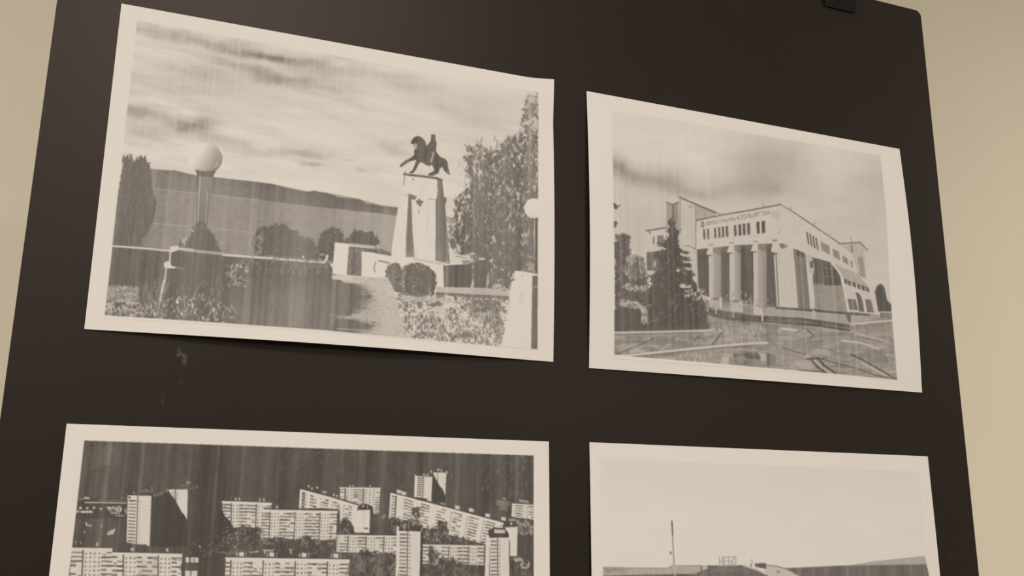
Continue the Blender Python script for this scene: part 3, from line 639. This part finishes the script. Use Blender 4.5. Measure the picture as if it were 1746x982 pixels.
    poly(G([(155,620),(220,630),(225,710),(165,700)]), 176, .8, 1.5, 4); line(G([(650,380),(720,440),(690,470)]), 3, 116, .8); poly(G([(1010,500),(1200,550),(1100,620),(900,560)]), 138, .5, 3, 6)
    line(G([(1540,880),(1600,905)]), 3, 110); 
    # kerbs
    line(E([(100,478),(500,470),(900,458),(1020,450)]), 3.4, 176); poly(E([(1010,440),(1080,440),(1105,460),(1080,470),(1030,462)]), 176); line(E([(1040,452),(1062,452)]), 2.4, 118); line(E([(1095,475),(1010,585)]), 3, 118); line(E([(1060,480),(985,575)]), 2, 172, .6)
    line(E([(100,492),(900,474)]), 1.8, 118, .8)
    poly(E([(100,680),(430,640),(880,610),(1420,580),(1420,612),(880,640),(430,690),(420,720),(100,695)]), 128, .8, 1.2, 4)
    line(E([(100,692),(300,680),(520,655),(880,618),(1150,592),(1420,572),(1515,570)]), 3.8, 190); 
    line(E([(120,672),(300,600),(450,535)]), 2.2, 112); line(E([(530,632),(690,530)]), 4, 168, .8); line(E([(830,560),(920,480)]), 2, 116); line(E([(450,540),(640,560),(800,580)]), 8, 124, .5); line(E([(110,555),(400,560)]), 2, 124, .7); poly(E([(230,640),(330,625),(400,660),(240,668)]), 176, .7, 1.5, 4); poly(E([(120,600),(300,570),(330,590),(160,650)]), 164, .6, 2, 5)
    poly(E([(1095,700),(1165,690),(1155,785),(1075,775)]), 176, .9, 1.5, 4); poly(E([(1170,720),(1420,720),(1420,805),(1170,790)]), 128, .6, 2, 5, 20, (9,2)); poly(E([(1200,680),(1420,650),(1420,690),(1200,705)]), 112, .7, 2, 5)
    strokes(80,(1225,560,1300,590),3,10,90,8,2,172,20,.4,22); strokes(50,(1140,606,1215,624),4,9,85,20,2,170,15,.5,23)
    # spruce and trees in front
    leafy([(1047,425),(1052,398),(1066,398),(1075,402),(1072,420),(1080,440),(1092,448),(1100,446),(1102,470),(1110,500),(1110,562),(1047,564)], D+4, 142, .68, (3,3.4), 4, 5)
    leafy([(1066,438),(1080,432),(1098,440),(1100,470),(1075,480),(1064,462)], 120, 168, .54, (2,6), 3, 4)
    poly([(1046,344),(1052,350),(1058,350),(1051,357),(1046,356)], D, 1, 1.5, 3); poly([(1046,376),(1054,379),(1048,389),(1046,388)], D+8, 1, 1.5, 3)
    ell(1080,431,2.6,3.4,196)
    S = [(1146.3,366)]
    for k, (y,xl,xr) in enumerate(((372,1143,1149),(382,1139,1152),(386,1142,1150),(394,1136,1160),(398,1141,1156),(412,1132,1159),(418,1119,1158),(424,1136,1162),(430,1118,1176),(436,1112,1166),(442,1122,1180),(447,1126,1170),(452,1120,1182),(460,1128,1176),(466,1112,1186),(474,1108,1180),(484,1112,1188),(492,1105,1190),(503,1106,1196),(520,1104,1204),(545,1104,1208),(563,1096,1210))):
        S.append((xr,y)); S.insert(0,(xl,y))
    leafy(S, D-4, 124, .70, (3,4), 3, 3.4)
    poly([(1159,486),(1164,483),(1172,488),(1178,486),(1178,491),(1160,491)], 180, 1, 1.5, 3); ell(1156,461,3,2.4,180); poly([(1160,430),(1172,434),(1170,438),(1160,435)], 176, 1, 1, 3); poly([(1164,445),(1175,446),(1172,449),(1165,448)], 176, 1, 1, 3); poly([(1168,455),(1178,457),(1174,462),(1170,460)], 178, 1, 1, 3)
    leafy([(1060,488),(1068,482),(1082,486),(1098,488),(1110,490),(1100,498),(1084,496),(1066,494)], 124, 182, .48, (2.4,2.4), 2, 3)
    leafy([(1054,514),(1066,510),(1084,514),(1100,522),(1104,530),(1104,548),(1110,552),(1092,552),(1094,534),(1076,524),(1056,520)], 132, 178, .46, (3,2.6), 2, 3)
    poly([(1047,528),(1092,526),(1093,550),(1110,556),(1204,556),(1206,563),(1047,566)], D, .9, 2, 4, 4, (3,9))
    strokes(50,(1165,495,1200,512),2,5,80,50,1.8,160,25,.8,24)
    line(E([(100,474),(500,467),(900,455),(1020,449)]), 3.2, 178)
    sl, X, Y = window(1042,185,1532,650); W = INK[sl]; W[...] = np.where(W < 185, 152+(W-152)*1.16, W+3)
    streaks(1,1042,185,1532,650, 18, 178)
    # bare paper outside the picture
    sl, X, Y = window(1036,180,1560,660); INK[sl] = np.where(inside(fr,X,Y), INK[sl], 213)

# ---------- print 3: housing blocks on a dark hillside
def draw3():
    D = 84
    fr = [(143.8,751),(400,759.5),(660,768.5),(910,776.6),(910,982),(909,1330),(86,1330),(117.3,982)]
    sl, X, Y = window(80, 745, 915, 1340)
    g = D+(fbm(X/16, Y/40, 4)-.5)*16
    put(sl, inside(fr, X, Y).astype(np.float32), g)
    strokes(90,(820,780,905,850),4,12,70,25,1.6,112,18,.5,31); strokes(30,(480,770,560,800),3,9,50,20,1.4,112,20,.5,32); strokes(60,(560,775,800,830),3,10,85,20,1.4,98,10,.5,33)
    poly([(150,762),(200,760),(205,790),(150,800)], 98, .5, 6, 14)
    # scrub between the blocks
    leafy([(330,925),(400,895),(450,905),(570,925),(640,945),(690,945),(690,990),(600,955),(385,950),(330,950)], 80, 108, .62, (2.0,3), 5, 5, soft=.2)
    leafy([(690,960),(830,960),(832,1010),(690,1010)], 80, 108, .6, (4,5), 6, 6, soft=.2); leafy([(590,950),(690,940),(690,1020),(590,1020)], 82, 116, .6, (3,6), 4, 6, soft=.2)
    leafy([(868,945),(910,940),(910,1010),(868,1010)], 80, 108, .62, (4,6), 4, 6, soft=.2)
    K = lambda L: [(110+x/5.708, 810+y/5.708) for x,y in L]
    L3 = lambda L: [(370+x/6.459, 830+y/6.459) for x,y in L]
    L4 = lambda L: [(490+x/6.545, 810+y/6.545) for x,y in L]
    L5 = lambda L: [(650+x/6.545, 790+y/6.545) for x,y in L]
    L6 = lambda L: [(660+x/6.715, 860+y/6.715) for x,y in L]
    # low long roofs at the left
    poly(K([(130,230),(610,225),(600,420),(110,420)]), 74, .8, 2, 6)
    line(K([(200,266),(400,268),(600,272)]), 2.2, 170); line(K([(140,240),(210,225)]), 1.6, 140); poly(K([(195,208),(245,218),(240,236),(195,232)]), 176); line(K([(330,242),(600,248)]), 1.4, 120); line(K([(540,225),(610,222)]), 2, 112)
    for x,y in ((155,320),(222,322),(288,320),(355,328),(128,355),(180,356),(215,357),(250,357)): poly(K([(x-14,y-10),(x+12,y-12),(x+12,y+10),(x-12,y+12)]), 178, 1, .8, 2)
    line(K([(165,357),(265,358)]), 3.4, 186); leafy(K([(400,310),(550,305),(555,350),(520,390),(440,370)]), 90, 196, .48, (2,2), 2, 3); line(K([(500,395),(585,396)]), 2, 150); line(K([(590,330),(600,370)]), 3, 150)
    for P in ([(205,455),(220,465),(222,485),(265,480),(255,500),(205,495)],[(350,480),(365,485),(360,515)],[(185,540),(200,550),(195,575)],[(415,560),(490,515),(495,545),(470,575),(415,585)],[(305,690),(312,655),(328,650),(330,692)],[(640,720),(668,700),(680,735),(650,740)],[(985,745),(990,712),(1010,705),(1008,745)],[(100,650),(110,625),(115,670)],[(150,660),(160,635),(165,668)],[(1225,760),(1230,735),(1232,765)],[(1300,680),(1325,690),(1320,710)]):
        poly(K(P), 176, 1, .8, 2)
    # shaded block and two towers
    poly(K([(850,205),(1000,165),(1090,260),(1195,440),(1190,700),(835,700)]), 72)
    line(K([(870,208),(1000,165)]), 1, 110, .6)
    for x,y in ((878,200),(912,188),(945,178),(1000,150),(1230,140),(1258,128),(1290,120)): poly(K([(x-5,y-16),(x+5,y-16),(x+3,y+12),(x-6,y+12)]), 150)
    poly(K([(1010,140),(1200,138),(1193,435),(1165,385),(1140,360),(1095,275),(1065,215),(1045,205)]), 204, tex=5, ts=(3,3)); line(K([(1080,140),(1082,255)]), 1.8, 84)
    for y in (165,185,205): line(K([(1045,y),(1065,y)]), 1.5, 130)
    for y in (170,195,222,250): line(K([(1096,y),(1100,y)]), 1.4, 130)
    poly(K([(1205,140),(1300,120),(1320,440),(1200,440)]), 86, .7, tex=8, ts=(2,2)); line(K([(1040,130),(1195,132)]), 2, 96); poly(K([(1120,100),(1150,90),(1195,92),(1195,115),(1120,115)]), 106); leafy(K([(1185,65),(1230,60),(1235,80),(1185,85)]), 100, 170, .5, (2,2), 1, 3)
    Q = K([(615,195),(845,200),(828,690),(603,668)])
    poly(list(Q), 203, tex=4, ts=(4,4))
    for k in range(13):
        v = .1+k*.0685; cell(Q, .05, v, .37, v+.026, 92+(k*37)%40); cell(Q, .49, v+.006, .545, v+.022, 108+(k*53)%40)
        line([lerp2(Q,.56,v+.045),lerp2(Q,.98,v+.045)], .7, 192)
    line([lerp2(Q,.43,0),lerp2(Q,.42,1)], 1.8, 84); cell(Q, .03,.02,.12,.07,90); poly(K([(600,650),(690,670),(830,690),(820,712),(800,690),(690,680),(600,665)]), 90)
    poly(K([(690,672),(800,675),(800,740),(690,740)]), 84, .8); poly(K([(620,180),(860,185),(850,202),(620,196)]), 78); poly(K([(750,140),(855,140),(858,170),(750,172)]), 104, 1, 1, 3, 20, (2,2)); line(K([(850,110),(850,140)]), 1.4, 150); ell(*K([(675,172)])[0],2,1.6,150)
    # bottom-left blocks
    facade([(122.5,934.5),(191.5,935.5),(190,1100),(110,1100)], 'bb|wwwwbb', 22, 203, 86, 41, .03)
    facade([(191.5,942.5),(310.5,945),(308,1100),(189,1100)], 'bb|wwwbbbb|wwwbb', 20, 203, 86, 42, .03)
    poly([(238,955),(268,956),(266,1000),(236,1000)], 150, .25, 3, 4)
    for P in ([(1180,800),(1212,800),(1212,852),(1178,850)],[(1226,802),(1305,802),(1305,850),(1226,850)],[(1172,930),(1225,930),(1225,990),(1172,990)],[(1232,930),(1295,930),(1290,990),(1232,990)]): poly(K(P), 196)
    poly(K([(1130,860),(1300,860),(1300,925),(1130,925)]), 96, 1, 2, 3, 20, (2,2)); line(K([(1262,820),(1262,840)]), 2.4, 110)
    poly([(310,955),(316,955),(315,1000),(309,1000)], 80)
    # centre blocks
    facade(L4([(585,138),(1040,142),(1024,432),(585,300)])[:2]+L4([(1022,432),(588,420)]), 'b|wwbb|wwwb', 10, 200, 92, 43, .06)
    poly(L4([(560,250),(640,290),(800,330),(880,320),(950,350),(960,430),(800,430),(560,300)]), 76); line(L4([(585,130),(1040,134)]), 2, 90); 
    for x in (700,735,925): poly(L4([(x-12,132),(x-8,108),(x+8,110),(x+10,132)]), 160)
    Q = L4([(152,165),(785,348),(748,640),(138,520)])
    facade(Q, 'b|wpbbpwbbpwbbpwbbpp', 9, 204, 92, 44, .06)
    line(L4([(160,168),(470,250),(785,345)]), 2.4, 208); line(L4([(160,150),(480,232),(790,330)]), 2.4, 82)
    for x,y in ((238,125),(275,150),(335,140),(400,188),(425,192),(520,222),(555,232),(665,270),(695,285),(805,315),(850,345)): poly(L4([(x-10,y-14),(x+8,y-12),(x+10,y+12),(x-8,y+14)]), 176, 1, .6, 2)
    poly(L4([(138,372),(440,370),(560,388),(585,400),(585,660),(550,680),(130,420)]), 78)
    line(L4([(152,170),(140,380)]), 4, 200); line(L4([(178,190),(166,375)]), 1.6, 90)
    leafy(L4([(585,520),(640,480),(720,540),(750,600),(745,660),(590,660)]), 76, 130, .62, (2.6,3.4), 3, 4)
    poly(L4([(770,392),(925,386),(916,645),(748,640),(755,500)]), 206, tex=4, ts=(4,4)); poly(L4([(780,385),(815,330),(860,335),(930,345),(955,380),(960,440),(925,385)]), 74); poly(L4([(855,585),(900,585),(900,604),(855,602)]), 96); line(L4([(850,400),(845,640)]), 1, 188)
    for x,y in ((808,318),(848,345),(895,355)): poly(L4([(x-10,y-16),(x+4,y-12),(x+12,y+14),(x-8,y+16)]), 170, 1, .8, 2)
    poly(L4([(1050,490),(1080,430),(1100,440),(1075,492)]), 150, .8)
    facade([(379.3,855),(463,858.3),(461,912),(378,908)], 'bb|wwbbbb|wwwb', 9, 202, 90, 45, .06)
    line([(379.3,855.5),(463,858.5)], 2.6, 208); line([(381,851.5),(461,854.5)], 2, 84)
    poly([(372,866),(379,870),(384,881),(392,888),(398,899),(410,908),(372,915)], 74); leafy([(398,902),(412,896),(428,900),(450,898),(450,915),(395,915)], 76, 140, .62, (2.6,2.6), 3, 4)
    for x,y in ((402,851),(408,851),(443,852),(450,852)): poly([(x-1.6,y-3),(x+1,y-2.6),(x+1.6,y+2.6),(x-1.6,y+2.6)], 168)
    facade([(447.4,869.5),(575,871.8),(572.8,924),(444.8,921)], 'bb|wwwbbbb|wwwbbbb|wwwbb', 9, 203, 90, 46, .07)
    line([(447.4,870.5),(575,873)], 2.8, 208); line([(450,867),(575,869)], 2.4, 80); poly([(470,866),(471,862),(474,862),(474,867)], 170)
    leafy([(445,920),(480,915),(500,920),(520,914),(545,921),(573,920),(573,930),(445,930)], 82, 130, .62, (2.6,2.6), 2.6, 4)
    facade([(574.8,912.4),(678,914),(677,945),(573.5,941)], 'wbb|wwwbb|wwwbb|wwwb', 5, 200, 88, 47, .06)
    leafy([(600,945),(618,938),(640,940),(660,944),(676,942),(676,952),(574,950)], 82, 124, .62, (2.6,2.6), 3, 4)
    # long receding block, top right
    Q = [(667,841.5),(858,893),(848,934),(664.5,884)]
    facade(Q, 'b|ppbbppbbppbbpwbbpwbbpwbbpw', 8, 205, 92, 48, .05)
    line([(667,841.5),(760,866),(858,892.5)], 2.6, 210); line([(668,838.5),(760,862),(860,889)], 2, 78); line([(667,842),(664.5,884)], 3, 206)
    for x,y in ((681,838),(689,841),(733,851),(755.4,856.5),(780.6,865),(804,869.5),(831.8,878.6),(858.8,884.6)): poly([(x-4.5,y-3.4),(x+3,y-2.4),(x+3,y+3.6),(x-4.5,y+2.4)], 196); line([(x+4.4,y-2),(x+4.4,y+4)], 1, 140)
    leafy(L5([(95,610),(200,600),(240,640),(430,650),(480,720),(640,720),(750,800),(850,830),(1000,860),(1150,880),(1150,960),(460,900),(100,760)]), 78, 132, .60, (2.4,4.6), 5, 5)
    leafy(L5([(630,640),(740,650),(745,800),(620,740)]), 78, 150, .56, (2,6), 3, 4); leafy(L5([(340,480),(440,500),(430,660),(330,640)]), 92, 190, .5, (2,4), 3, 4)
    poly(L5([(560,395),(575,150),(590,140),(720,380),(715,450),(570,420)]), 74)
    Q = L5([(383,135),(572,152),(558,402),(374,372)]); poly(list(Q), 203, tex=4, ts=(3,3)); 
    for k in range(9): v = .08+k*.1; cell(Q,.13,v,.40,v+.05,104+(k*41)%40); cell(Q,.5,v,.56,v+.03,130)
    line([lerp2(Q,.46,0),lerp2(Q,.46,1)], 1.4, 90); line([Q[0],Q[3]], 2.4, 208); poly(L5([(390,140),(430,120),(575,130),(572,152)]), 84)
    poly(L5([(580,100),(727,104),(714,362),(690,290),(650,250),(620,190),(590,140)]), 202, tex=4, ts=(3,3)); line(L5([(628,100),(630,200)]), 1.3, 110)
    for x,y in ((558,92),(638,72),(672,80),(732,96),(478,128),(515,130)): poly(L5([(x-12,y-12),(x+10,y-14),(x+10,y+14),(x-10,y+12)]), 168, 1, .8, 2)
    # far right blocks
    for y in (854,857,860): line([(846,y),(870,y+1.5)], 1.4, 140)
    poly([(851,853),(866,855),(866,872),(852,870)], 130, .6, 1, 3)
    facade([(873,859),(910.5,861.5),(910.5,886),(872,881)], 'pwbbwpwbb', 5, 198, 90, 49, .05); poly([(885,851),(902,854),(902,858),(885,856)], 150); line([(858,850),(862,851)], 3, 150)
    for x,y in ((878,890),(884,896),(900,890),(906,900)): poly([(x-4,y-3),(x+4,y-3),(x+3,y+5),(x-4,y+4)], 150, 1, 1.4, 3)
    leafy([(868,884),(910,888),(910,912),(884,912)], 84, 150, .56, (3,3), 3, 4)
    poly(L6([(1350,262),(1495,256),(1486,590),(1408,590),(1405,420)]), 206, tex=3, ts=(4,4)); poly(L6([(1330,200),(1480,190),(1495,256),(1350,262)]), 80); poly(L6([(1395,165),(1465,165),(1465,190),(1395,190)]), 150); poly(L6([(1410,205),(1435,205),(1435,235),(1410,235)]), 180)
    for P in ([(1445,615),(1540,610),(1560,650),(1470,665)],[(1520,680),(1560,650),(1580,690),(1610,690),(1620,640),(1635,690),(1620,735),(1540,735)]): poly(L6(P), 158, 1, 1.2, 3)
    poly(L6([(1550,680),(1600,695),(1600,715),(1550,710)]), 92)
    # near low block, between the towers
    facade([(721,928.8),(826,931),(825,964),(719.6,961)], 'bb|wwppbb|wwwbbb|wwwbb', 5, 198, 88, 50, .06); line([(721,926.5),(826,928.5)], 2, 80)
    leafy(L6([(470,520),(560,560),(620,600),(720,640),(780,590),(790,660),(900,690),(1110,700),(1110,760),(400,760),(400,680),(480,680)]), 80, 120, .64, (2.6,4.6), 4, 5); leafy(L6([(480,480),(540,490),(600,560),(590,700),(480,680)]), 82, 170, .56, (2,5), 3, 4)
    # two near towers
    def tower(l, a, b, cbot, roof, seed):
        poly([(l[0],l[1]),a,(a[0]-3,1100),(l[0]-5,1100)], 205)
        Q = [a,b,(b[0]-cbot,1100),(a[0]-cbot-1,1100)]; poly(Q, 202, tex=4, ts=(4,4)); r = random.Random(seed); y = a[1]+5; n = 0
        H = 1100-a[1]
        while y < 1095:
            v = (y-a[1])/H; cell(Q,.04,v,.36,v+2.6/H,88+r.uniform(0,50)); cell(Q,.47,v+.4/H,.545,v+2.6/H,100+r.uniform(0,50)); y += 6.3
        line([lerp2(Q,.405,0),lerp2(Q,.405,1)], 1.7, 84); poly(roof, 76)
    tower((676.5,896), (680.5,904.5), (717.3,906.3), 3, L6([(138,302),(168,235),(240,228),(395,250),(410,240),(385,308)]), 51)
    line(L6([(128,260),(120,300)]), 3, 206); line(L6([(405,262),(388,305)]), 1.6, 170); strokes(16,(684,893,716,903),4,8,75,30,1.5,150,20,.7,52); poly(L6([(388,310),(408,300),(404,820),(372,820)]), 72)
    tower((828.5,909), (835,916.8), (868,916), -1, L6([(1155,300),(1225,262),(1350,275),(1392,335),(1395,378),(1175,382)]), 53)
    poly(L6([(1225,285),(1350,290),(1352,330),(1225,328)]), 188)
    # foreground block and its roof housings
    facade([(385,951),(595.5,954.6),(592,1100),(378,1100)], 'b|wwwbbbb|wwwbbbb|wwwbbbb|wwwbb', 20, 203, 88, 54, .04); line([(385,952),(595.5,955.6)], 3, 208); line([(388,948.5),(596,952)], 2.4, 80)
    for x,y in ((411.8,945),(463.7,945.5),(518.6,946.5),(572.8,947.6)): poly([(x-4,y-4),(x+4,y-3.6),(x+4,y+3.6),(x-4,y+3.4)], 200); poly([(x-9,y-3),(x-6,y-3),(x-6,y+3.4),(x-9,y+3)], 150); line([(x+8,y-4),(x+8,y+4)], 1.4, 150)
    for P in ([(350,720),(460,700),(455,722),(355,728)],[(495,690),(630,690),(625,710),(540,712),(530,740),(515,738),(520,712)],[(785,685),(825,685),(825,745),(808,740),(808,705)],[(185,650),(205,655),(205,678),(188,670)]): poly(L3(P), 164)
    line(L3([(0,720),(200,735)]), 1.6, 120); strokes(50,(590,955,680,985),6,14,80,14,1.2,112,12,.6,55); line(L6([(30,740),(100,650)]), 2.4, 150, .7); line(L4([(950,970),(960,920)]), 1.6, 140); strokes(40,(376,900,450,945),2,5,40,60,1.6,130,20,.6,56)
    # the foot of the picture, below what the photograph shows
    leafy([(86,1098),(910,1098),(910,1335),(84,1335)], 80, 122, .58, (6,7), 3, 5, soft=.2)
    for k in range(5): facade([(130+k*150,1150+8*k),(250+k*150,1153+8*k),(248+k*150,1240+8*k),(126+k*150,1236+8*k)], 'bb|wwwbbbb|wwwbb', 9, 203, 88, 60+k, .05)
    poly([(80,1290),(912,1300),(912,1340),(80,1340)], 120, 1, 2, 5, 10, (20,4))
    streaks(2,86,748,912,1335, 13, 150)
    sl, X, Y = window(70,740,935,1345); INK[sl] = np.where(inside(fr,X,Y), INK[sl], 213)

# ---------- print 4: low domed building under a pale sky
def draw4():
    fr = [(1025.6,780.6),(1300,793),(1567,804),(1578,948),(1584,982),(1640,1345),(1032,1345),(1028,982)]
    sl, X, Y = window(1015, 770, 1650, 1350)
    g = 207+4*sstep(800,900,Y)+(fbm(X/60, Y/30, 3)-.5)*4
    put(sl, inside(fr, X, Y).astype(np.float32), g)
    H = lambda L: [(1020+x/5.456, 880+y/5.456) for x,y in L]
    J = lambda L: [(1280+x/4.058, 740+y/4.058) for x,y in L]
    poly(H([(45,478),(150,476),(640,482),(690,460),(960,458),(1110,462),(1110,560),(45,560)]), 168, tex=12, ts=(5,3)); line(H([(45,480),(640,484),(690,461),(960,459)]), 1.4, 140)
    strokes(70,(1030,970,1070,979),3,6,86,10,1.4,138,12,.6,71)
    poly(H([(45,552),(440,542),(900,536),(960,560),(960,2000),(45,2000)]), 104, tex=6, ts=(8,3))
    poly(J([(150,930),(250,926),(560,912),(700,905),(850,880),(1205,843),(1240,1000),(150,1000)]), 166, tex=8, ts=(9,3)); poly(J([(240,932),(600,915),(900,908),(1212,903),(1500,1500),(240,1500)]), 106, tex=6, ts=(3,9))
    line(J([(240,931),(600,914),(900,907),(1212,902)]), 1.6, 124)
    poly(J([(90,905),(200,915),(300,955),(360,1000),(400,1050),(120,1050)]), 186); line(J([(100,905),(180,914),(250,935),(340,982)]), 1.8, 128); ell(*J([(190,952)])[0],3,2,130)
    poly(H([(900,545),(950,510),(1020,490),(1020,462),(1110,462),(1340,456),(1440,478),(1620,560),(1900,700),(700,700)]), 106, tex=8, ts=(3,10)); line(H([(1350,458),(1480,500),(1610,562)]), 3, 182); poly(H([(950,462),(1015,462),(1015,488),(955,508)]), 178); line(H([(960,462),(960,508)]), 2.4, 104)
    poly(H([(1100,475),(1330,475),(1420,520),(1050,520)]), 122, .6); poly(H([(1010,458),(1110,458),(1110,470),(1010,470)]), 96)
    poly(H([(1455,440),(1560,435),(1562,492),(1460,470)]), 98); line(H([(1430,400),(1428,470)]), 1.4, 150); ell(*H([(1422,455)])[0],2,2,150)
    lettering(H([(1128,382),(1282,378),(1278,455),(1130,458)]), 'НЕБО', 1.5, 140, .8, .45)
    line(H([(1120,462),(1290,460)]), 1.6, 150); 
    line(H([(686,48),(692,172)]), 2.6, 108); line(H([(690,172),(706,455)]), 1.5, 118); line(H([(706,455),(718,600)]), 1.6, 186); ell(*H([(674,341)])[0],1.7,2.6,124)
    # the foot of the picture, below what the photograph shows
    facade([(1100,990),(1560,990),(1585,1120),(1090,1120)], 'pwwwwwwwwwwwwp', 3, 170, 92, 75, .1)
    poly([(1025,1110),(1600,1110),(1650,1345),(1025,1345)], 176, tex=12, ts=(30,5)); line([(1030,1150),(1610,1152)], 3, 130)
    streaks(3,1025,780,1645,1345, 14, 160)
    sl, X, Y = window(1010,770,1660,1350); INK[sl] = np.where(inside(fr,X,Y), INK[sl], 213)
draw1(); draw2(); draw3(); draw4()

def soften(A, r):                              # small gaussian: the softness of a cheap toner print
    k = np.exp(-.5*(np.arange(-3,4)/r)**2); k /= k.sum()
    for ax in (0,1): A = sum(w*np.roll(A, i-3, ax) for i, w in enumerate(k))
    return A
INK = soften(INK, 1.1)
def sample(px, py):
    x = np.clip(px*SS-.5, 0, CW_*SS-2); y = np.clip(py*SS-.5, 0, CH_*SS-2)
    i = np.floor(y).astype(int); j = np.floor(x).astype(int); fy = y-i; fx = x-j
    return (INK[i,j]*(1-fx)+INK[i,j+1]*fx)*(1-fy)+(INK[i+1,j]*(1-fx)+INK[i+1,j+1]*fx)*fy

PAPER = (0.785, 0.765, 0.745)
m_paper = mat('office_paper', PAPER, 0.8, 0.012, 30.0, spec=0.3)
m_print = bpy.data.materials.new('toner_print'); m_print.use_nodes = True
nt = m_print.node_tree; pb = nt.nodes['Principled BSDF']; pb.inputs['Roughness'].default_value = 0.75; pb.inputs['Specular IOR Level'].default_value = 0.3
at = nt.nodes.new('ShaderNodeAttribute'); at.attribute_name = 'ink'
mu = nt.nodes.new('ShaderNodeMixRGB'); mu.blend_type = 'MULTIPLY'; mu.inputs[0].default_value = 1.0; mu.inputs[1].default_value = PAPER+(1,)
nt.links.new(at.outputs['Color'], mu.inputs[2]); nt.links.new(mu.outputs[0], pb.inputs['Base Color'])

def grid_mesh(name, P, m, smooth=True):
    ny, nx = P.shape[:2]; me = bpy.data.meshes.new(name)
    idx = np.arange(nx*ny).reshape(ny,nx)
    F = np.stack([idx[:-1,:-1],idx[1:,:-1],idx[1:,1:],idx[:-1,1:]],-1).reshape(-1,4)
    me.vertices.add(nx*ny); me.vertices.foreach_set('co', P.reshape(-1).astype(np.float32))
    me.loops.add(F.size); me.loops.foreach_set('vertex_index', F.reshape(-1).astype(np.int32))
    me.polygons.add(len(F)); me.polygons.foreach_set('loop_start', np.arange(0,F.size,4,dtype=np.int32))
    me.update(calc_edges=True); me.materials.append(m)
    if smooth: me.polygons.foreach_set('use_smooth', np.ones(len(F),bool))
    return me
def sheet_mesh(name, i, m):
    nx, ny, th = 61, 45, 0.12
    u, v = np.meshgrid(np.linspace(0,1,nx), np.linspace(0,1,ny))
    top = sheet_pt(i,u,v,0)@LOCAL; bot = sheet_pt(i,u,v,-th)@LOCAL
    V = np.concatenate([top.reshape(-1,3), bot.reshape(-1,3)]); n = nx*ny; idx = np.arange(n).reshape(ny,nx)
    F = np.stack([idx[:-1,:-1],idx[1:,:-1],idx[1:,1:],idx[:-1,1:]],-1).reshape(-1,4)
    ring = np.concatenate([idx[0,:], idx[1:,-1], idx[-1,-2::-1], idx[-2:0:-1,0]])
    R_ = len(ring); k = np.arange(R_)+2*n; kn = np.roll(k,-1); S = np.stack([k, kn, kn+R_, k+R_],-1)
    V = np.concatenate([V, V[ring], V[ring+n]])
    me = bpy.data.meshes.new(name); me.from_pydata(V.tolist(), [], np.concatenate([F, F[:,::-1]+n, S]).tolist())
    me.materials.append(m); me.polygons.foreach_set('use_smooth', [k < 2*len(F) for k in range(len(me.polygons))]); me.update()
    return me
# picture rectangle on every sheet from its corners in the photo; finest step (mm) where the photo shows it
PICS = [([(233.8,35.2),(918,156.8),(916.5,594.4),(178.4,537.2)], .40), ([(1042.7,187.4),(1501,265),(1529.8,647.5),(1047.3,605.4)], .45),
        ([(143.8,751),(910,776.6)], .38), ([(1025.6,780.6),(1567,804)], .45)]
LABELS = ['monochrome print of a horseman monument and globe street lamp on white paper',
          'monochrome print of a columned building and dark spruce on white paper',
          'monochrome print of pale apartment blocks on a dark hillside, white border',
          'monochrome print of a pale empty sky above a low domed building']
for i in range(4):
    sh = link('photo_print', sheet_mesh('photo_print', i, m_paper)); sh.matrix_world = BASE
    tag(sh, LABELS[i], 'photo print', 'prints mounted on the board')
    pts, st = PICS[i]; uv = np.array([sheet_uv(i,*p) for p in pts])
    if len(pts) == 4:
        u0, u1 = uv[[0,3],0].min()-.004, uv[[1,2],0].max()+.004; v0, v1 = uv[:2,1].min()-.004, uv[2:,1].max()+.004
    else:
        u0, u1, v0, v1 = uv[0,0]-.004, uv[1,0]+.012, uv[:,1].min()-.004, 1-(uv[:,1].min()-.004)
    print('picture', i, round(u0,3), round(u1,3), round(v0,3), round(v1,3))
    us = np.linspace(u0,u1,int((u1-u0)*A4W/st)); 
    if i < 2: vs = np.linspace(v0,v1,int((v1-v0)*A4H/st))
    else:
        vm = max(sheet_uv(i,120 if i == 2 else 1590,990)[1], sheet_uv(i,910 if i == 2 else 1030,990)[1])
        vs = np.concatenate([np.linspace(v0,vm,int((vm-v0)*A4H/st)), np.linspace(vm,v1,50)[1:]])
    U, V = np.meshgrid(us, vs)
    P = sheet_pt(i,U,V,.10); px, py = project(P)
    me = grid_mesh('printed_picture', P@LOCAL, m_print)
    tone = np.clip(sample(px,py)/213.0, 0, 1)**2.2
    rgba = np.ones((tone.size,4), np.float32); rgba[:,:3] = tone.reshape(-1,1)**np.array([1.0,1.015,1.035])
    at_ = me.attributes.new('ink', 'FLOAT_COLOR', 'POINT'); at_.data.foreach_set('color', rgba.reshape(-1))
    pic = link('printed_picture', me, sh)
    tag(pic, 'grey toner picture printed inside the white margin')
